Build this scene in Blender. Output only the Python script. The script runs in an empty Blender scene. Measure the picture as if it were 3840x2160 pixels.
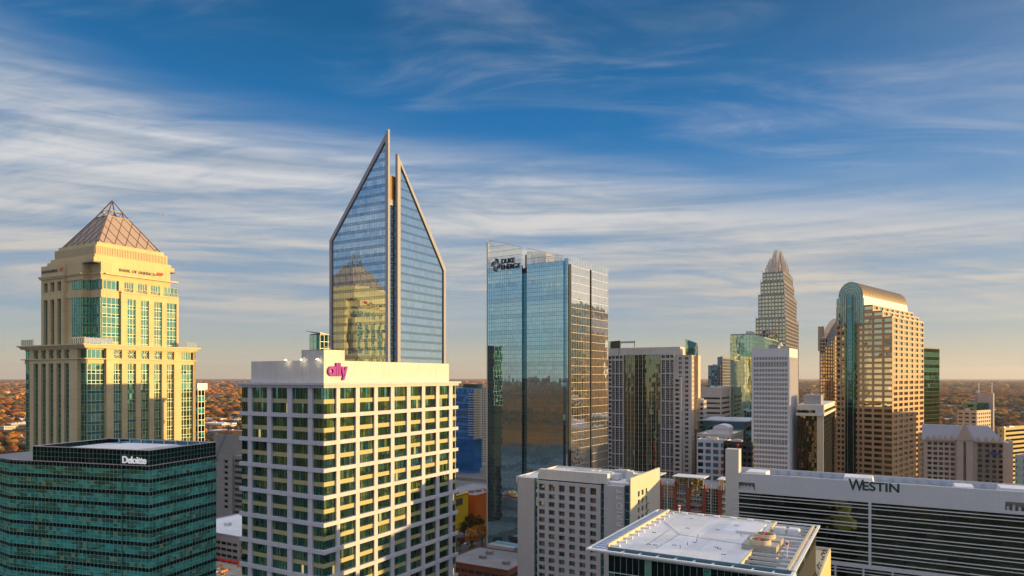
import bpy, math, random
import numpy as np
from math import sin, cos, tan, radians, pi, sqrt, floor
from mathutils import Vector, Matrix
random.seed(7)
rng = np.random.default_rng(7)
C = bpy.context.scene.collection
SC = bpy.context.scene

# ---------------------------------------------------------------- camera
F, CX, HY, H = 682.67, 512.0, 376.8, 125.0        # focal length (px at 1024 wide), horizon row, eye height (m)
cam = bpy.data.cameras.new('camera'); co = bpy.data.objects.new('camera', cam); C.objects.link(co)
cam.sensor_width = 36; cam.lens = 24; cam.clip_start = 1; cam.clip_end = 90000
cam.shift_y = (HY - 288) / 1024
co.location = (0, 0, H); co.rotation_euler = (radians(90), 0, 0)
SC.camera = co

# ---------------------------------------------------------------- light
SUN_EL, SUN_AZ = 4.4, 95.5       # degrees; azimuth measured clockwise from the view direction (+Y)
sl = bpy.data.lights.new('sun', 'SUN'); so = bpy.data.objects.new('sun', sl); C.objects.link(so)
sl.energy = 3.35; sl.angle = radians(0.5); sl.color = (1.0, 0.63, 0.22)
sd = Vector((sin(radians(SUN_AZ))*cos(radians(SUN_EL)), cos(radians(SUN_AZ))*cos(radians(SUN_EL)), sin(radians(SUN_EL))))
so.rotation_euler = sd.to_track_quat('Z', 'Y').to_euler(); so.location = (300, 0, 400)
SC.view_settings.view_transform = 'Standard'; SC.view_settings.look = 'None'
SC.view_settings.exposure = 1.25; SC.view_settings.gamma = 1.0
SC.cycles.max_bounces = 6; SC.cycles.glossy_bounces = 4; SC.cycles.diffuse_bounces = 2
SC.cycles.transparent_max_bounces = 6; SC.cycles.sample_clamp_indirect = 4
SC.cycles.caustics_reflective = False; SC.cycles.caustics_refractive = False

class NT:
    """small node tree helper"""
    def __init__(s, tree): s.t = tree; s.n = tree.nodes; s.l = tree.links; s.n.clear()
    def add(s, typ, **kw):
        nd = s.n.new(typ)
        for k, v in kw.items():
            if k == 'ins':
                for a, b in v.items():
                    if hasattr(b, 'is_output') or isinstance(b, bpy.types.NodeSocket): s.l.new(b, nd.inputs[a])
                    else: nd.inputs[a].default_value = b
            else: setattr(nd, k, v)
        return nd
    def math(s, op, a, b=0.0, c=None, clamp=False):
        ins = {0: a, 1: b}
        if c is not None: ins[2] = c
        return s.add('ShaderNodeMath', operation=op, use_clamp=clamp, ins=ins).outputs[0]
    def vmath(s, op, a, b=(0,0,0)):
        nd = s.add('ShaderNodeVectorMath', operation=op, ins={0: a, 1: b}); return nd.outputs[0]
    def scale(s, a, f):
        nd = s.add('ShaderNodeVectorMath', operation='SCALE', ins={0: a, 'Scale': f}); return nd.outputs[0]
    def mix(s, f, a, b, mode='MIX'):
        nd = s.add('ShaderNodeMix', data_type='RGBA', blend_type=mode)
        for i, v in ((0, f), (6, a), (7, b)):
            if isinstance(v, bpy.types.NodeSocket): s.l.new(v, nd.inputs[i])
            else: nd.inputs[i].default_value = v if i == 0 else (*v[:3], 1)
        return nd.outputs[2]
    def smooth(s, x, a, b):
        nd = s.add('ShaderNodeMapRange', interpolation_type='SMOOTHSTEP', ins={0: x, 1: a, 2: b, 3: 0.0, 4: 1.0}); return nd.outputs[0]
    def ramp(s, x, stops, interp='LINEAR'):
        nd = s.add('ShaderNodeValToRGB', ins={0: x}); cr = nd.color_ramp; cr.interpolation = interp
        while len(cr.elements) < len(stops): cr.elements.new(0.5)
        for e, (p, c) in zip(cr.elements, stops): e.position = p; e.color = (*c[:3], 1)
        return nd.outputs[0]
    def noise(s, vec, scale, detail=3, rough=.55, dist=0.0, lac=2.0):
        nd = s.add('ShaderNodeTexNoise', ins={'Vector': vec, 'Scale': scale, 'Detail': detail, 'Roughness': rough, 'Distortion': dist, 'Lacunarity': lac}); return nd.outputs[0]

w = bpy.data.worlds.new('World'); SC.world = w; w.use_nodes = True
N = NT(w.node_tree)
sky = N.add('ShaderNodeTexSky', sky_type='NISHITA', sun_disc=False, sun_elevation=radians(SUN_EL), sun_rotation=radians(SUN_AZ))
sky.air_density = 1.0; sky.dust_density = 0.6; sky.ozone_density = 2.5; sky.altitude = 200
tc = N.add('ShaderNodeTexCoord').outputs['Generated']
ZEN, ZB = .85, 1.15      # unseen overhead sky, brightness added as fill for the shaded walls
sep = N.add('ShaderNodeSeparateXYZ', ins={0: tc}); dx, dy, dz = sep.outputs
el = N.math('MAXIMUM', dz, 0.0)
KS = 1/(0.15*2**1.2)*1.06
def kc(c, f=1.0): return tuple(v*KS*f for v in c)
clear = N.ramp(el, [(0.0, kc((.60,.45,.29))), (0.018, kc((.54,.48,.36))), (0.06, kc((.36,.42,.42))), (0.12, kc((.17,.33,.50))), (0.22, kc((.06,.24,.50))), (0.34, kc((.006,.15,.40))), (0.46, kc((.0,.095,.255))), (0.62, kc((.01,.11,.36))), (1.0, kc((.05,.16,.42)))])
base = N.mix(0.965, N.scale(sky.outputs[0], .8), clear)
# high cirrus on a flat layer overhead
inv = N.math('DIVIDE', 1.0, N.math('ADD', el, 0.10))
P = N.scale(N.add('ShaderNodeCombineXYZ', ins={0: dx, 1: dy, 2: 0.0}).outputs[0], inv)
wob = N.add('ShaderNodeTexNoise', ins={'Vector': P, 'Scale': .6, 'Detail': 2.0}).outputs['Color']
P = N.vmath('ADD', P, N.scale(N.vmath('SUBTRACT', wob, (.5,.5,.5)), .9))
def lay(ang, sc, loc=(0,0,0)): return N.add('ShaderNodeMapping', ins={'Vector': P, 'Rotation': (0, 0, radians(ang)), 'Scale': sc, 'Location': loc}).outputs[0]
A, Bq = lay(-14, (.42, 1.25, 1)), lay(32, (.45, 1.8, 1), (3.1, 1.7, 0))
n1 = N.noise(A, .95, 10, .60, .5)
n2 = N.noise(Bq, 1.6, 10, .64, 1.0)
n3 = N.noise(A, 6.0, 6, .62, .8)
big = N.noise(P, .45, 2, .5, .3)
edge = N.math('MULTIPLY_ADD', dx, -.14, N.math('MULTIPLY_ADD', N.math('SUBTRACT', big, .5), .16, .285))
band = N.math('MULTIPLY', N.smooth(el, .03, .12), N.math('SUBTRACT', 1.0, N.smooth(N.math('SUBTRACT', el, edge), -.05, .06)))
cov = N.math('ADD', N.math('MULTIPLY', n1, .56), N.math('ADD', N.math('MULTIPLY', n2, .24), N.math('MULTIPLY', n3, .20)))
dens = N.smooth(cov, .32, .56)
wisp = N.math('MULTIPLY', N.smooth(N.math('ADD', N.math('MULTIPLY', n2, .7), N.math('MULTIPLY', big, .3)), .44, .74), .40)
wisp = N.math('MULTIPLY', wisp, N.smooth(el, .12, .3))
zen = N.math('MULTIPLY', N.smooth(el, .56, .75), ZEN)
low = N.smooth(el, .03, .07)
st = N.add('ShaderNodeCombineXYZ', ins={0: N.math('MULTIPLY', dx, 1.0), 1: N.math('MULTIPLY', dy, .6), 2: N.math('MULTIPLY', dz, 34.0)}).outputs[0]
n4 = N.noise(st, 1.25, 6, .55, .4)
streak = N.math('MULTIPLY', N.smooth(n4, .46, .64), N.math('MULTIPLY', N.smooth(el, .045, .07), N.math('SUBTRACT', 1.0, N.smooth(el, .17, .26))))
veil = N.math('MULTIPLY', band, N.math('MULTIPLY_ADD', dens, .62, .33))
fac = N.math('MAXIMUM', N.math('MAXIMUM', veil, wisp), N.math('MULTIPLY', streak, .5), clamp=True)
fac = N.math('MULTIPLY', fac, low)
shade = N.smooth(N.math('ADD', N.math('MULTIPLY', n4, .45), N.math('MULTIPLY', cov, .55)), .40, .60)
up = N.smooth(el, .10, .30)
cc = N.mix(shade, kc((.29,.36,.44)), N.mix(up, kc((.58,.53,.46)), kc((.66,.66,.67))))
final = N.mix(fac, base, cc)
sdot = N.add('ShaderNodeVectorMath', operation='DOT_PRODUCT', ins={0: tc, 1: tuple(sd)}).outputs['Value']
glow = N.math('MULTIPLY', N.math('POWER', N.math('MAXIMUM', sdot, 0.0), 3.2), .62)
final = N.mix(glow, final, kc((1.05,.95,.78)))
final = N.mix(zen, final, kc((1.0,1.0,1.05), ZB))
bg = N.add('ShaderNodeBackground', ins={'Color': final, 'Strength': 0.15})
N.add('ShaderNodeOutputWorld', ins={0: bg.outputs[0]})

# ---------------------------------------------------------------- materials
def newmat(name):
    m = bpy.data.materials.new(name); m.use_nodes = True; return m, NT(m.node_tree)
def hexc(r, g, b): return tuple((v/255)**2.2 for v in (r, g, b))
def wallmat(name, col, var=.12, joint=None, jd=.7, rough=.85, bump=.0, metal=0.0, spec=.3, grime=.0):
    m, n = newmat(name)
    g = n.add('ShaderNodeNewGeometry'); ob = n.add('ShaderNodeTexCoord')
    a = n.noise(ob.outputs['Object'], .12, 5, .6); b = n.noise(ob.outputs['Object'], 1.7, 4, .6)
    v = n.math('ADD', n.math('MULTIPLY', n.math('SUBTRACT', a, .5), 1.2), n.math('MULTIPLY', n.math('SUBTRACT', b, .5), .9))
    f = n.math('MULTIPLY_ADD', v, var*2, 1.0)
    if joint:
        uv = n.add('ShaderNodeSeparateXYZ', ins={0: n.add('ShaderNodeUVMap').outputs[0]})
        for i, (j, s) in enumerate(zip(joint, uv.outputs)):
            if not j: continue
            fr = n.math('FRACT', n.math('DIVIDE', s, j))
            ln = n.math('LESS_THAN', fr, min(.12/j, .3) if j > .6 else .2)
            f = n.math('MULTIPLY', f, n.math('SUBTRACT', 1.0, n.math('MULTIPLY', ln, 1-jd)))
        cell = n.add('ShaderNodeCombineXYZ', ins={0: n.math('FLOOR', n.math('DIVIDE', uv.outputs[0], joint[0] or 4)), 1: n.math('FLOOR', n.math('DIVIDE', uv.outputs[1], joint[1] or 4))}).outputs[0]
        wn = n.add('ShaderNodeTexWhiteNoise', noise_dimensions='2D', ins={'Vector': cell}).outputs[0]
        f = n.math('MULTIPLY', f, n.math('MULTIPLY_ADD', wn, var*.9, 1-var*.45))
    if grime:
        sv = n.add('ShaderNodeMapping', ins={'Vector': ob.outputs['Object'], 'Scale': (1.2, 1.2, .06)}).outputs[0]
        gr = n.smooth(n.noise(sv, 1.0, 5, .6), .45, .75)
        f = n.math('MULTIPLY', f, n.math('SUBTRACT', 1.0, n.math('MULTIPLY', gr, grime)))
    c = n.scale(col, f)
    p = n.add('ShaderNodeBsdfPrincipled', ins={'Base Color': c, 'Roughness': rough, 'Metallic': metal, 'Specular IOR Level': spec})
    if bump:
        bp = n.add('ShaderNodeBump', ins={'Strength': bump, 'Distance': .1, 'Height': b}); n.l.new(bp.outputs[0], p.inputs['Normal'])
    n.add('ShaderNodeOutputMaterial', ins={0: p.outputs[0]})
    return m
def glassmat(name, tint, refl=.6, inner=((.01,.02,.02), (.05,.09,.07)), tilt=.02, wav=.015, rough=.02, wscale=.25, blind_refl=.0, blind_refl_col=(.3,.32,.25), edge=.3, lit=0.0, patch=None, psc=(.10,.10,.26), pth=(.48,.56)):
    """mirror-like window glass over a dark room; every pane a touch out of true"""
    m, n = newmat(name)
    at = n.add('ShaderNodeAttribute', attribute_name='rnd')
    r = n.add('ShaderNodeSeparateColor', ins={0: at.outputs['Color']}).outputs
    g = n.add('ShaderNodeNewGeometry'); ob = n.add('ShaderNodeTexCoord')
    t = n.scale(n.vmath('SUBTRACT', at.outputs['Color'], (.5,.5,.5)), tilt)
    nz = n.add('ShaderNodeTexNoise', ins={'Vector': ob.outputs['Object'], 'Scale': wscale, 'Detail': 2.0}).outputs['Color']
    wv = n.scale(n.vmath('SUBTRACT', nz, (.5,.5,.5)), wav)
    nm = n.vmath('NORMALIZE', n.vmath('ADD', g.outputs['Normal'], n.vmath('ADD', t, wv)))
    ic = n.mix(n.math('POWER', r[0], 1.6), inner[0], inner[1])
    if blind_refl: ic = n.mix(n.math('GREATER_THAN', r[1], 1-blind_refl), ic, blind_refl_col)
    if patch:
        pv = n.add('ShaderNodeMapping', ins={'Vector': ob.outputs['Object'], 'Scale': psc}).outputs[0]
        ic = n.mix(n.math('MULTIPLY', n.smooth(n.noise(pv, 1.0, 4, .65), *pth), n.math('MULTIPLY_ADD', r[2], .7, .3)), ic, patch)
    d = n.add('ShaderNodeBsdfDiffuse', ins={'Color': ic})
    gl = n.add('ShaderNodeBsdfGlossy', ins={'Color': (*tint, 1), 'Roughness': rough, 'Normal': nm})
    lw = n.add('ShaderNodeLayerWeight', ins={'Blend': .35, 'Normal': nm}).outputs['Facing']
    fac = n.math('MULTIPLY_ADD', n.math('POWER', lw, 2.5), edge, n.math('MULTIPLY_ADD', n.math('SUBTRACT', r[2], .5), .14*refl, refl), clamp=True)
    mx = n.add('ShaderNodeMixShader', ins={0: fac, 1: d.outputs[0], 2: gl.outputs[0]})
    out = mx.outputs[0]
    if lit:
        e = n.add('ShaderNodeEmission', ins={'Color': (1, .75, .3, 1), 'Strength': n.math('MULTIPLY', n.math('GREATER_THAN', r[1], 1-lit), .22)})
        out = n.add('ShaderNodeAddShader', ins={0: out, 1: e.outputs[0]}).outputs[0]
    n.add('ShaderNodeOutputMaterial', ins={0: out}); return m
def plain(name, col, rough=.6, metal=0.0, emit=0.0):
    m, n = newmat(name)
    ob = n.add('ShaderNodeTexCoord'); b = n.noise(ob.outputs['Object'], .8, 4, .6)
    c = n.scale(col, n.math('MULTIPLY_ADD', n.math('SUBTRACT', b, .5), .3, 1.0))
    p = n.add('ShaderNodeBsdfPrincipled', ins={'Base Color': c, 'Roughness': rough, 'Metallic': metal, 'Specular IOR Level': .3})
    if emit: p.inputs['Emission Color'].default_value = (*col, 1); p.inputs['Emission Strength'].default_value = emit
    n.add('ShaderNodeOutputMaterial', ins={0: p.outputs[0]}); return m

# ---------------------------------------------------------------- mesh helpers
class MB:
    """collects polygons and links them as ONE mesh object; writes metre UVs and a random colour per face"""
    def __init__(s): s.v = []; s.f = []; s.m = []
    def poly(s, pts, mi=0):
        k = len(s.v); s.v.extend(tuple(p) for p in pts); s.f.append(tuple(range(k, k+len(pts)))); s.m.append(mi); return s
    def hexa(s, b, t, mi=0):
        """b, t: 4 bottom / 4 top points, counter-clockwise from above"""
        s.poly([b[3], b[2], b[1], b[0]], mi); s.poly(t, mi)
        for i in range(4):
            j = (i+1) % 4; s.poly([b[i], b[j], t[j], t[i]], mi)
        return s
    def box(s, x0, x1, y0, y1, z0, z1, mi=0):
        q = [(x0,y0),(x1,y0),(x1,y1),(x0,y1)]
        return s.hexa([(a,b,z0) for a,b in q], [(a,b,z1) for a,b in q], mi)
    def prism(s, pts, z0, z1, mi=0):
        n_ = len(pts); zf0 = z0 if callable(z0) else (lambda a,b: z0); zf1 = z1 if callable(z1) else (lambda a,b: z1)
        s.poly([(a,b,zf0(a,b)) for a,b in reversed(pts)], mi); s.poly([(a,b,zf1(a,b)) for a,b in pts], mi)
        for i in range(n_):
            (a,b),(c,d) = pts[i], pts[(i+1) % n_]
            s.poly([(a,b,zf0(a,b)),(c,d,zf0(c,d)),(c,d,zf1(c,d)),(a,b,zf1(a,b))], mi)
        return s
    def bar(s, p, q, r, mi=0, up=(0,0,1), n=4):
        p, q = Vector(p), Vector(q); d = (q-p).normalized(); a = d.cross(Vector(up))
        if a.length < 1e-3: a = d.cross(Vector((1,0,0)))
        a.normalize(); b = a.cross(d).normalized()
        ring = lambda o, rr: [o + a*rr*cos(2*pi*(i+.5)/n) + b*rr*sin(2*pi*(i+.5)/n) for i in range(n)]
        r0, r1 = (r if isinstance(r, tuple) else (r, r)); R0, R1 = ring(p, r0), ring(q, r1)
        for i in range(n): j = (i+1) % n; s.poly([R0[j], R0[i], R1[i], R1[j]], mi)
        s.poly(R0, mi); s.poly(R1[::-1], mi); return s
    def cyl(s, x, y, z0, z1, r, mi=0, n=16, r1=None): return s.bar((x,y,z0), (x,y,z1), (r, r if r1 is None else r1), mi, n=n)
    def build(s, name, mats, parent=None, label=None):
        if not s.f: return None
        me = bpy.data.meshes.new(name); me.from_pydata(s.v, [], s.f)
        mats = mats if isinstance(mats, (list, tuple)) else [mats]
        for m in mats: me.materials.append(m)
        nf = len(s.f); me.polygons.foreach_set('material_index', s.m)
        nl = len(me.loops); nrm = np.zeros(nf*3); me.polygons.foreach_get('normal', nrm); nrm = nrm.reshape(-1, 3)
        lt = np.zeros(nf, int); me.polygons.foreach_get('loop_total', lt); fi = np.repeat(np.arange(nf), lt)
        vi = np.zeros(nl, int); me.loops.foreach_get('vertex_index', vi)
        V = np.array(s.v)[vi]; n_ = nrm[fi]
        t = np.stack([-n_[:,1], n_[:,0]], 1); tl = np.linalg.norm(t, axis=1); flat = np.abs(n_[:,2]) > .8; tl[tl < 1e-6] = 1; t /= tl[:,None]
        uv = np.stack([np.where(flat, V[:,0], V[:,0]*t[:,0]+V[:,1]*t[:,1]), np.where(flat, V[:,1], V[:,2])], 1)
        me.uv_layers.new(name='UVMap').data.foreach_set('uv', uv.ravel())
        at = me.attributes.new('rnd', 'FLOAT_COLOR', 'FACE'); rc = np.ones((nf, 4)); rc[:,:3] = rng.random((nf, 3)); at.data.foreach_set('color', rc.ravel())
        me.update()
        o = bpy.data.objects.new(name, me); C.objects.link(o)
        if parent: o.parent = parent
        if label: o['label'] = label
        return o
def tag(o, label=None, cat=None, group=None, kind=None):
    for k, v in (('label', label), ('category', cat), ('group', group), ('kind', kind)):
        if v: o[k] = v
    return o
def empty(name, label, cat, loc, rz=0.0, group=None):
    o = bpy.data.objects.new(name, None); C.objects.link(o); o.location = loc; o.rotation_euler = (0, 0, rz)
    o.empty_display_size = 2; return tag(o, label, cat, group)
def text_obj(txt, size, parent, mat, name, loc, ang, extrude=.2, bold=0.0, vertical=False, spacing=1.0, sx=1.0, label=None):
    """raised lettering; runs along the facade direction ang (radians, local)"""
    cu = bpy.data.curves.new(name, 'FONT'); cu.body = txt; cu.size = size; cu.extrude = extrude; cu.offset = bold; cu.space_character = spacing
    to = bpy.data.objects.new(name, cu); C.objects.link(to)
    me = bpy.data.meshes.new_from_object(to.evaluated_get(bpy.context.evaluated_depsgraph_get()))
    bpy.data.objects.remove(to); bpy.data.curves.remove(cu)
    me.materials.clear(); me.materials.append(mat)
    d = Vector((cos(ang), sin(ang), 0)); n_ = Vector((d.y, -d.x, 0)); z = Vector((0,0,1))
    if vertical: X, Y = z, -d
    else: X, Y = d, z
    M = Matrix((X*sx, Y, n_)).transposed().to_4x4(); M.translation = Vector(loc)
    me.transform(M)
    o = bpy.data.objects.new(name, me); C.objects.link(o); o.parent = parent
    if label: o['label'] = label
    return o

class Face:
    """a facade plane in local coordinates: u along it, w outward, z up"""
    def __init__(s, ox, oy, ang=0.0):
        a = radians(ang); s.o = (ox, oy); s.d = (cos(a), sin(a)); s.n = (sin(a), -cos(a)); s.a = a
    def p(s, u, w, z): return (s.o[0]+u*s.d[0]+w*s.n[0], s.o[1]+u*s.d[1]+w*s.n[1], z)
    def box(s, mb, u0, u1, w0, w1, z0, z1, mi=0):
        q = [(u0,w1),(u1,w1),(u1,w0),(u0,w0)]
        return mb.hexa([s.p(a,b,z0) for a,b in q], [s.p(a,b,z1) for a,b in q], mi)
    def pane(s, mb, u0, u1, z0, z1, w=0.0, mi=0, z0b=None, z1b=None):
        return mb.poly([s.p(u0,w,z0), s.p(u1,w,z0 if z0b is None else z0b), s.p(u1,w,z1 if z1b is None else z1b), s.p(u0,w,z1)], mi)
def grid(a, b, n): return [a+(b-a)*i/n for i in range(n+1)]
def steps(a, b, st):
    n_ = max(1, int(round(abs(b-a)/st))); return grid(a, b, n_)

class Bldg:
    """a building whose near corner stands where image column px meets depth D; front face runs along -x, right face along +y"""
    def __init__(s, name, label, cat, px, D, yaw=29.6, group=None, z=0.0):
        s.th = radians(yaw); s.c, s.s = cos(s.th), sin(s.th); s.D = D; s.X = (px-CX)/F*D
        s.root = empty(name, label, cat, (s.X, D, z), -s.th, group); s.wins = []; s.zlo = -1e9
    def depth(s, x, y): return s.D - x*s.s + y*s.c
    def ur(s, px, x=0.0):
        k = (px-CX)/F; t = (k*(s.D-x*s.s) - (s.X+x*s.c))/(s.s-k*s.c)
        if not 0 < t < 200: print('BAD ur', s.root.name, px, t)
        return t
    def ul(s, px, y=0.0):
        k = (px-CX)/F; return (k*(s.D+y*s.c) - s.X - y*s.s)/(s.c+k*s.s)
    def z(s, py, x=0.0, y=0.0): return H-(py-HY)*s.depth(x, y)/F
    def world(s, x, y): return (s.X+x*s.c+y*s.s, s.D-x*s.s+y*s.c)
    def win(s, face, u0, u1, z0, z1, w, mats, nx=1, nz=1, bar=.08, name='window'): s.wins.append((face, u0, u1, z0, z1, w, mats, nx, nz, bar, name))
    def _addwin(s, mb, W):
        face, u0, u1, z0, z1, w, mats, nx, nz, bar, name = W
        if name in ('spandrel', 'balcony_slab'): face.box(mb, u0, u1, w-.4, w, z0, z1); return
        us, zs = grid(u0, u1, nx), grid(z0, z1, nz)
        for i in range(nx):
            for j in range(nz): face.pane(mb, us[i], us[i+1], zs[j], zs[j+1], w, 0)
        if bar and len(mats) > 1:
            for u in us: face.box(mb, max(u-bar, u0), min(u+bar, u1), w, w+.1, z0, z1, 1)
            for z in zs: face.box(mb, u0, u1, w, w+.09, max(z-bar, z0), min(z+bar, z1), 1)
    def finish(s, most=100):
        by = {}
        for W in s.wins: by.setdefault((W[10], W[6]), []).append(W)
        names = {}
        for (nm, mats), L in by.items(): names.setdefault(nm, []).extend(L)
        for nm, L in names.items():
            def score(W):
                u = (W[1]+W[2])/2; p = W[0].p(u, 0, 0); X, Y = s.world(p[0], p[1]); zc = (W[3]+W[4])/2
                if Y < 5: return 0
                px, py = CX+X/Y*F, HY+(H-zc)/Y*F
                nx_, ny_ = W[0].n; wx, wy = nx_*s.c+ny_*s.s, -nx_*s.s+ny_*s.c
                facing = -(wx*X+wy*Y)/sqrt(X*X+Y*Y)
                if not (0 < px < 1024 and py < 576) or zc < s.zlo or facing <= 0: return 0
                return facing*(W[2]-W[1])*(W[4]-W[3])/Y**2
            L = sorted(L, key=score, reverse=True)
            a = [W for W in L if score(W) > 0][:most]; ids = set(map(id, a)); b = [W for W in L if id(W) not in ids]
            for W in a:
                mb = MB(); s._addwin(mb, W); mb.build(nm, list(W[6]), s.root)
            if b:
                mats = []; [mats.extend(m for m in W[6] if m not in mats) for W in b]
                mb = MB()
                for W in b:
                    k = len(mb.m); s._addwin(mb, W); mp = [mats.index(m) for m in W[6]]
                    for i in range(k, len(mb.m)): mb.m[i] = mp[mb.m[i]]
                mb.build(nm, mats, s.root)['kind'] = 'stuff'
        return s

def inv(cols, a, b):
    """the gaps between the openings"""
    out = []; p = a
    for c0, c1 in sorted(cols):
        if c0 > p+1e-4: out.append((p, c0))
        p = max(p, c1)
    if p < b-1e-4: out.append((p, b))
    return out
def punched(B, mb, face, cols, rows, U0, U1, Z0, Z1, th, mats, nx=1, nz=1, bar=.08, mi=0, name='window', nxf=None):
    """wall of piers and spandrels th thick with a window set back in every opening"""
    for a, b in inv(cols, U0, U1): face.box(mb, a, b, -th, 0, Z0, Z1, mi)
    for c0, c1 in cols:
        for a, b in inv(rows, Z0, Z1): face.box(mb, c0, c1, -th, -.003, a, b, mi)
        for a, b in rows: B.win(face, c0, c1, a, b, -th*.8, mats, nxf(c1-c0) if nxf else nx, nz, bar, name)
def curtain(B, face, us, zs, gm, fm, mw=.14, md=.15, hw=None, w=0.0, rowmat=None, ztop=None, zevery=1, uevery=1, label=None):
    """glass skin of separate panes plus the metal grid on it; ztop(u) trims the top edge to a slope"""
    g, m = MB(), MB(); hw = hw or mw
    gm = gm if isinstance(gm, (list, tuple)) else [gm]
    for i in range(len(us)-1):
        for j in range(len(zs)-1):
            a0, a1 = zs[j], zs[j+1]; t0 = t1 = a1
            if ztop:
                l0, l1 = ztop(us[i]), ztop(us[i+1])
                if l0 <= a0 and l1 <= a0: continue
                t0, t1 = max(min(a1, l0), a0), max(min(a1, l1), a0)
            face.pane(g, us[i], us[i+1], a0, t0, w, rowmat(i, j) if rowmat else 0, z1b=t1)
    for i, u in enumerate(us):
        if i % uevery: continue
        top = min(zs[-1], ztop(u)) if ztop else zs[-1]
        if top > zs[0]: face.box(m, u-mw, u+mw, w, w+md, zs[0], top)
    for j, z in enumerate(zs):
        if j % zevery: continue
        if ztop:
            ok = [u for u in us if ztop(u) >= z-1e-6]
            if len(ok) > 1: face.box(m, ok[0], ok[-1], w, w+md*.9, z-hw, z+hw)
        else: face.box(m, us[0], us[-1], w, w+md*.9, z-hw, z+hw)
    o = g.build('glass_wall', gm, B.root, label); m.build('mullion_grid', fm, B.root)
    return o
def core(B, x0, x1, y0, y1, z1, mat, z0=0.0, name='core_wall'):
    return MB().box(x0, x1, y0, y1, z0, z1).build(name, mat, B.root)
def parapet(B, x0, x1, y0, y1, z0, z1, t, mat, roofm, name='parapet'):
    m = MB(); m.box(x0, x1, y0, y0+t, z0, z1); m.box(x0, x1, y1-t, y1, z0, z1); m.box(x0, x0+t, y0+t, y1-t, z0, z1); m.box(x1-t, x1, y0+t, y1-t, z0, z1)
    m.build(name, mat, B.root)
    MB().box(x0+t, x1-t, y0+t, y1-t, z0-.4, z0+.05).build('roof', roofm, B.root)
def rooftop(B, spots, z, mat, name='air_handler'):
    for x, y, a, b, h in spots:
        m = MB(); m.box(x-a, x+a, y-b, y+b, z+.3, z+h); m.box(x-a*.9, x+a*.9, y-b*.9, y+b*.9, z, z+.3)
        m.box(x-a*.6, x+a*.6, y-b*.6, y+b*.6, z+h, z+h*1.12); 
        m.build(name, mat, B.root)
# ---------------------------------------------------------------- shared materials
M = {}
M['cream'] = wallmat('cream_stone', (.62,.50,.29), .09, (6.0, 4.0), .80, grime=.10)
M['cream2'] = wallmat('cream_stone_fine', (.62,.53,.37), .06, (1.5, 2.0), .9)
M['white'] = wallmat('white_panel', (.64,.61,.58), .07, (3.0, None), .88, grime=.10)
M['conc'] = wallmat('grey_concrete', (.30,.28,.26), .14, (5.0, 4.5), .8, grime=.25)
M['pale'] = wallmat('pale_concrete', (.50,.49,.50), .08, (4.0, 1.5), .93, grime=.12)
M['ledge'] = wallmat('painted_concrete', (.56,.55,.60), .08, (6.2, None), .9, grime=.10)
M['spand'] = plain('sage_spandrel', (.44,.41,.22), .35)
M['roofw'] = wallmat('white_membrane_roof', (.66,.66,.70), .12, (9.0, 6.0), .93)
M['roofg'] = wallmat('grey_roof', (.22,.22,.24), .2, (7.0, 7.0), .9)
M['metal'] = plain('grey_metal', (.35,.37,.40), .45, .6)
M['alu'] = plain('pale_aluminium', (.60,.62,.64), .4, .4)
M['whitem'] = plain('white_metal', (.78,.78,.78), .45, .1)
M['dark'] = plain('dark_metal', (.03,.035,.04), .5, .2)
M['brown'] = plain('bronze_metal', (.16,.11,.08), .45, .5)
M['gmul'] = plain('green_grey_mullion', (.30,.40,.36), .45, .3)
M['tealframe'] = plain('light_window_frame', (.62,.62,.50), .5)
M['brick'] = wallmat('red_brick', (.36,.085,.05), .15, (1.2, .6), .85)
M['purple'] = plain('magenta_sign', (.30,.02,.30), .45)
M['signdark'] = plain('dark_letter', (.02,.025,.03), .5)
M['signgreen'] = plain('dark_green_letter', (.02,.06,.05), .5)
M['signwhite'] = plain('white_letter', (.85,.85,.85), .5, emit=.15)
M['signgrey'] = plain('grey_letter', (.16,.15,.14), .5)
M['red'] = plain('red_paint', (.65,.03,.02), .5)
M['yellow'] = plain('yellow_cladding', (.88,.60,.02), .6)
M['orange'] = plain('orange_cladding', (.66,.15,.02), .6)
G = {}
G['bofa'] = glassmat('green_tinted_glass', (.30,.70,.55), .62, ((.01,.04,.03), (.10,.19,.06)), .03, .02, blind_refl=.18, blind_refl_col=(.32,.36,.16))
G['bofad'] = glassmat('green_tinted_glass_dim', (.16,.55,.46), .58, ((.004,.02,.018), (.03,.07,.05)), .04, .02, blind_refl=.1, blind_refl_col=(.2,.26,.12))
G['del'] = glassmat('teal_glass', (.24,.78,.66), .50, ((.002,.010,.008), (.015,.09,.06)), .07, .16, wscale=.30, blind_refl=.12, blind_refl_col=(.30,.34,.14), patch=(.05,.60,.55), psc=(.08,.08,.25), pth=(.46,.5))  # patch and yellowish panes paint bright reflections into the interior colour
G['deld'] = glassmat('dark_teal_glass', (.03,.10,.10), .35, ((.002,.006,.006), (.004,.02,.018)), .06, .05, wscale=.35)
G['ally'] = glassmat('olive_teal_glass', (.15,.46,.44), .55, ((.006,.03,.02), (.09,.17,.05)), .06, .05, patch=(.012,.02,.012), lit=.012, blind_refl=.22, blind_refl_col=(.18,.26,.07))
G['point'] = glassmat('blue_reflective_glass', (.52,.72,.92), .82, ((.01,.02,.03), (.05,.06,.07)), .008, .02, wscale=.12, rough=.015)
G['pointd'] = glassmat('blue_spandrel_glass', (.34,.50,.66), .75, ((.02,.03,.04), (.06,.07,.08)), .012, .03, wscale=.12)
G['duke'] = glassmat('sky_blue_glass', (.55,.85,.98), .82, ((.01,.03,.035), (.10,.12,.10)), .006, .012, wscale=.1, rough=.015)
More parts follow.
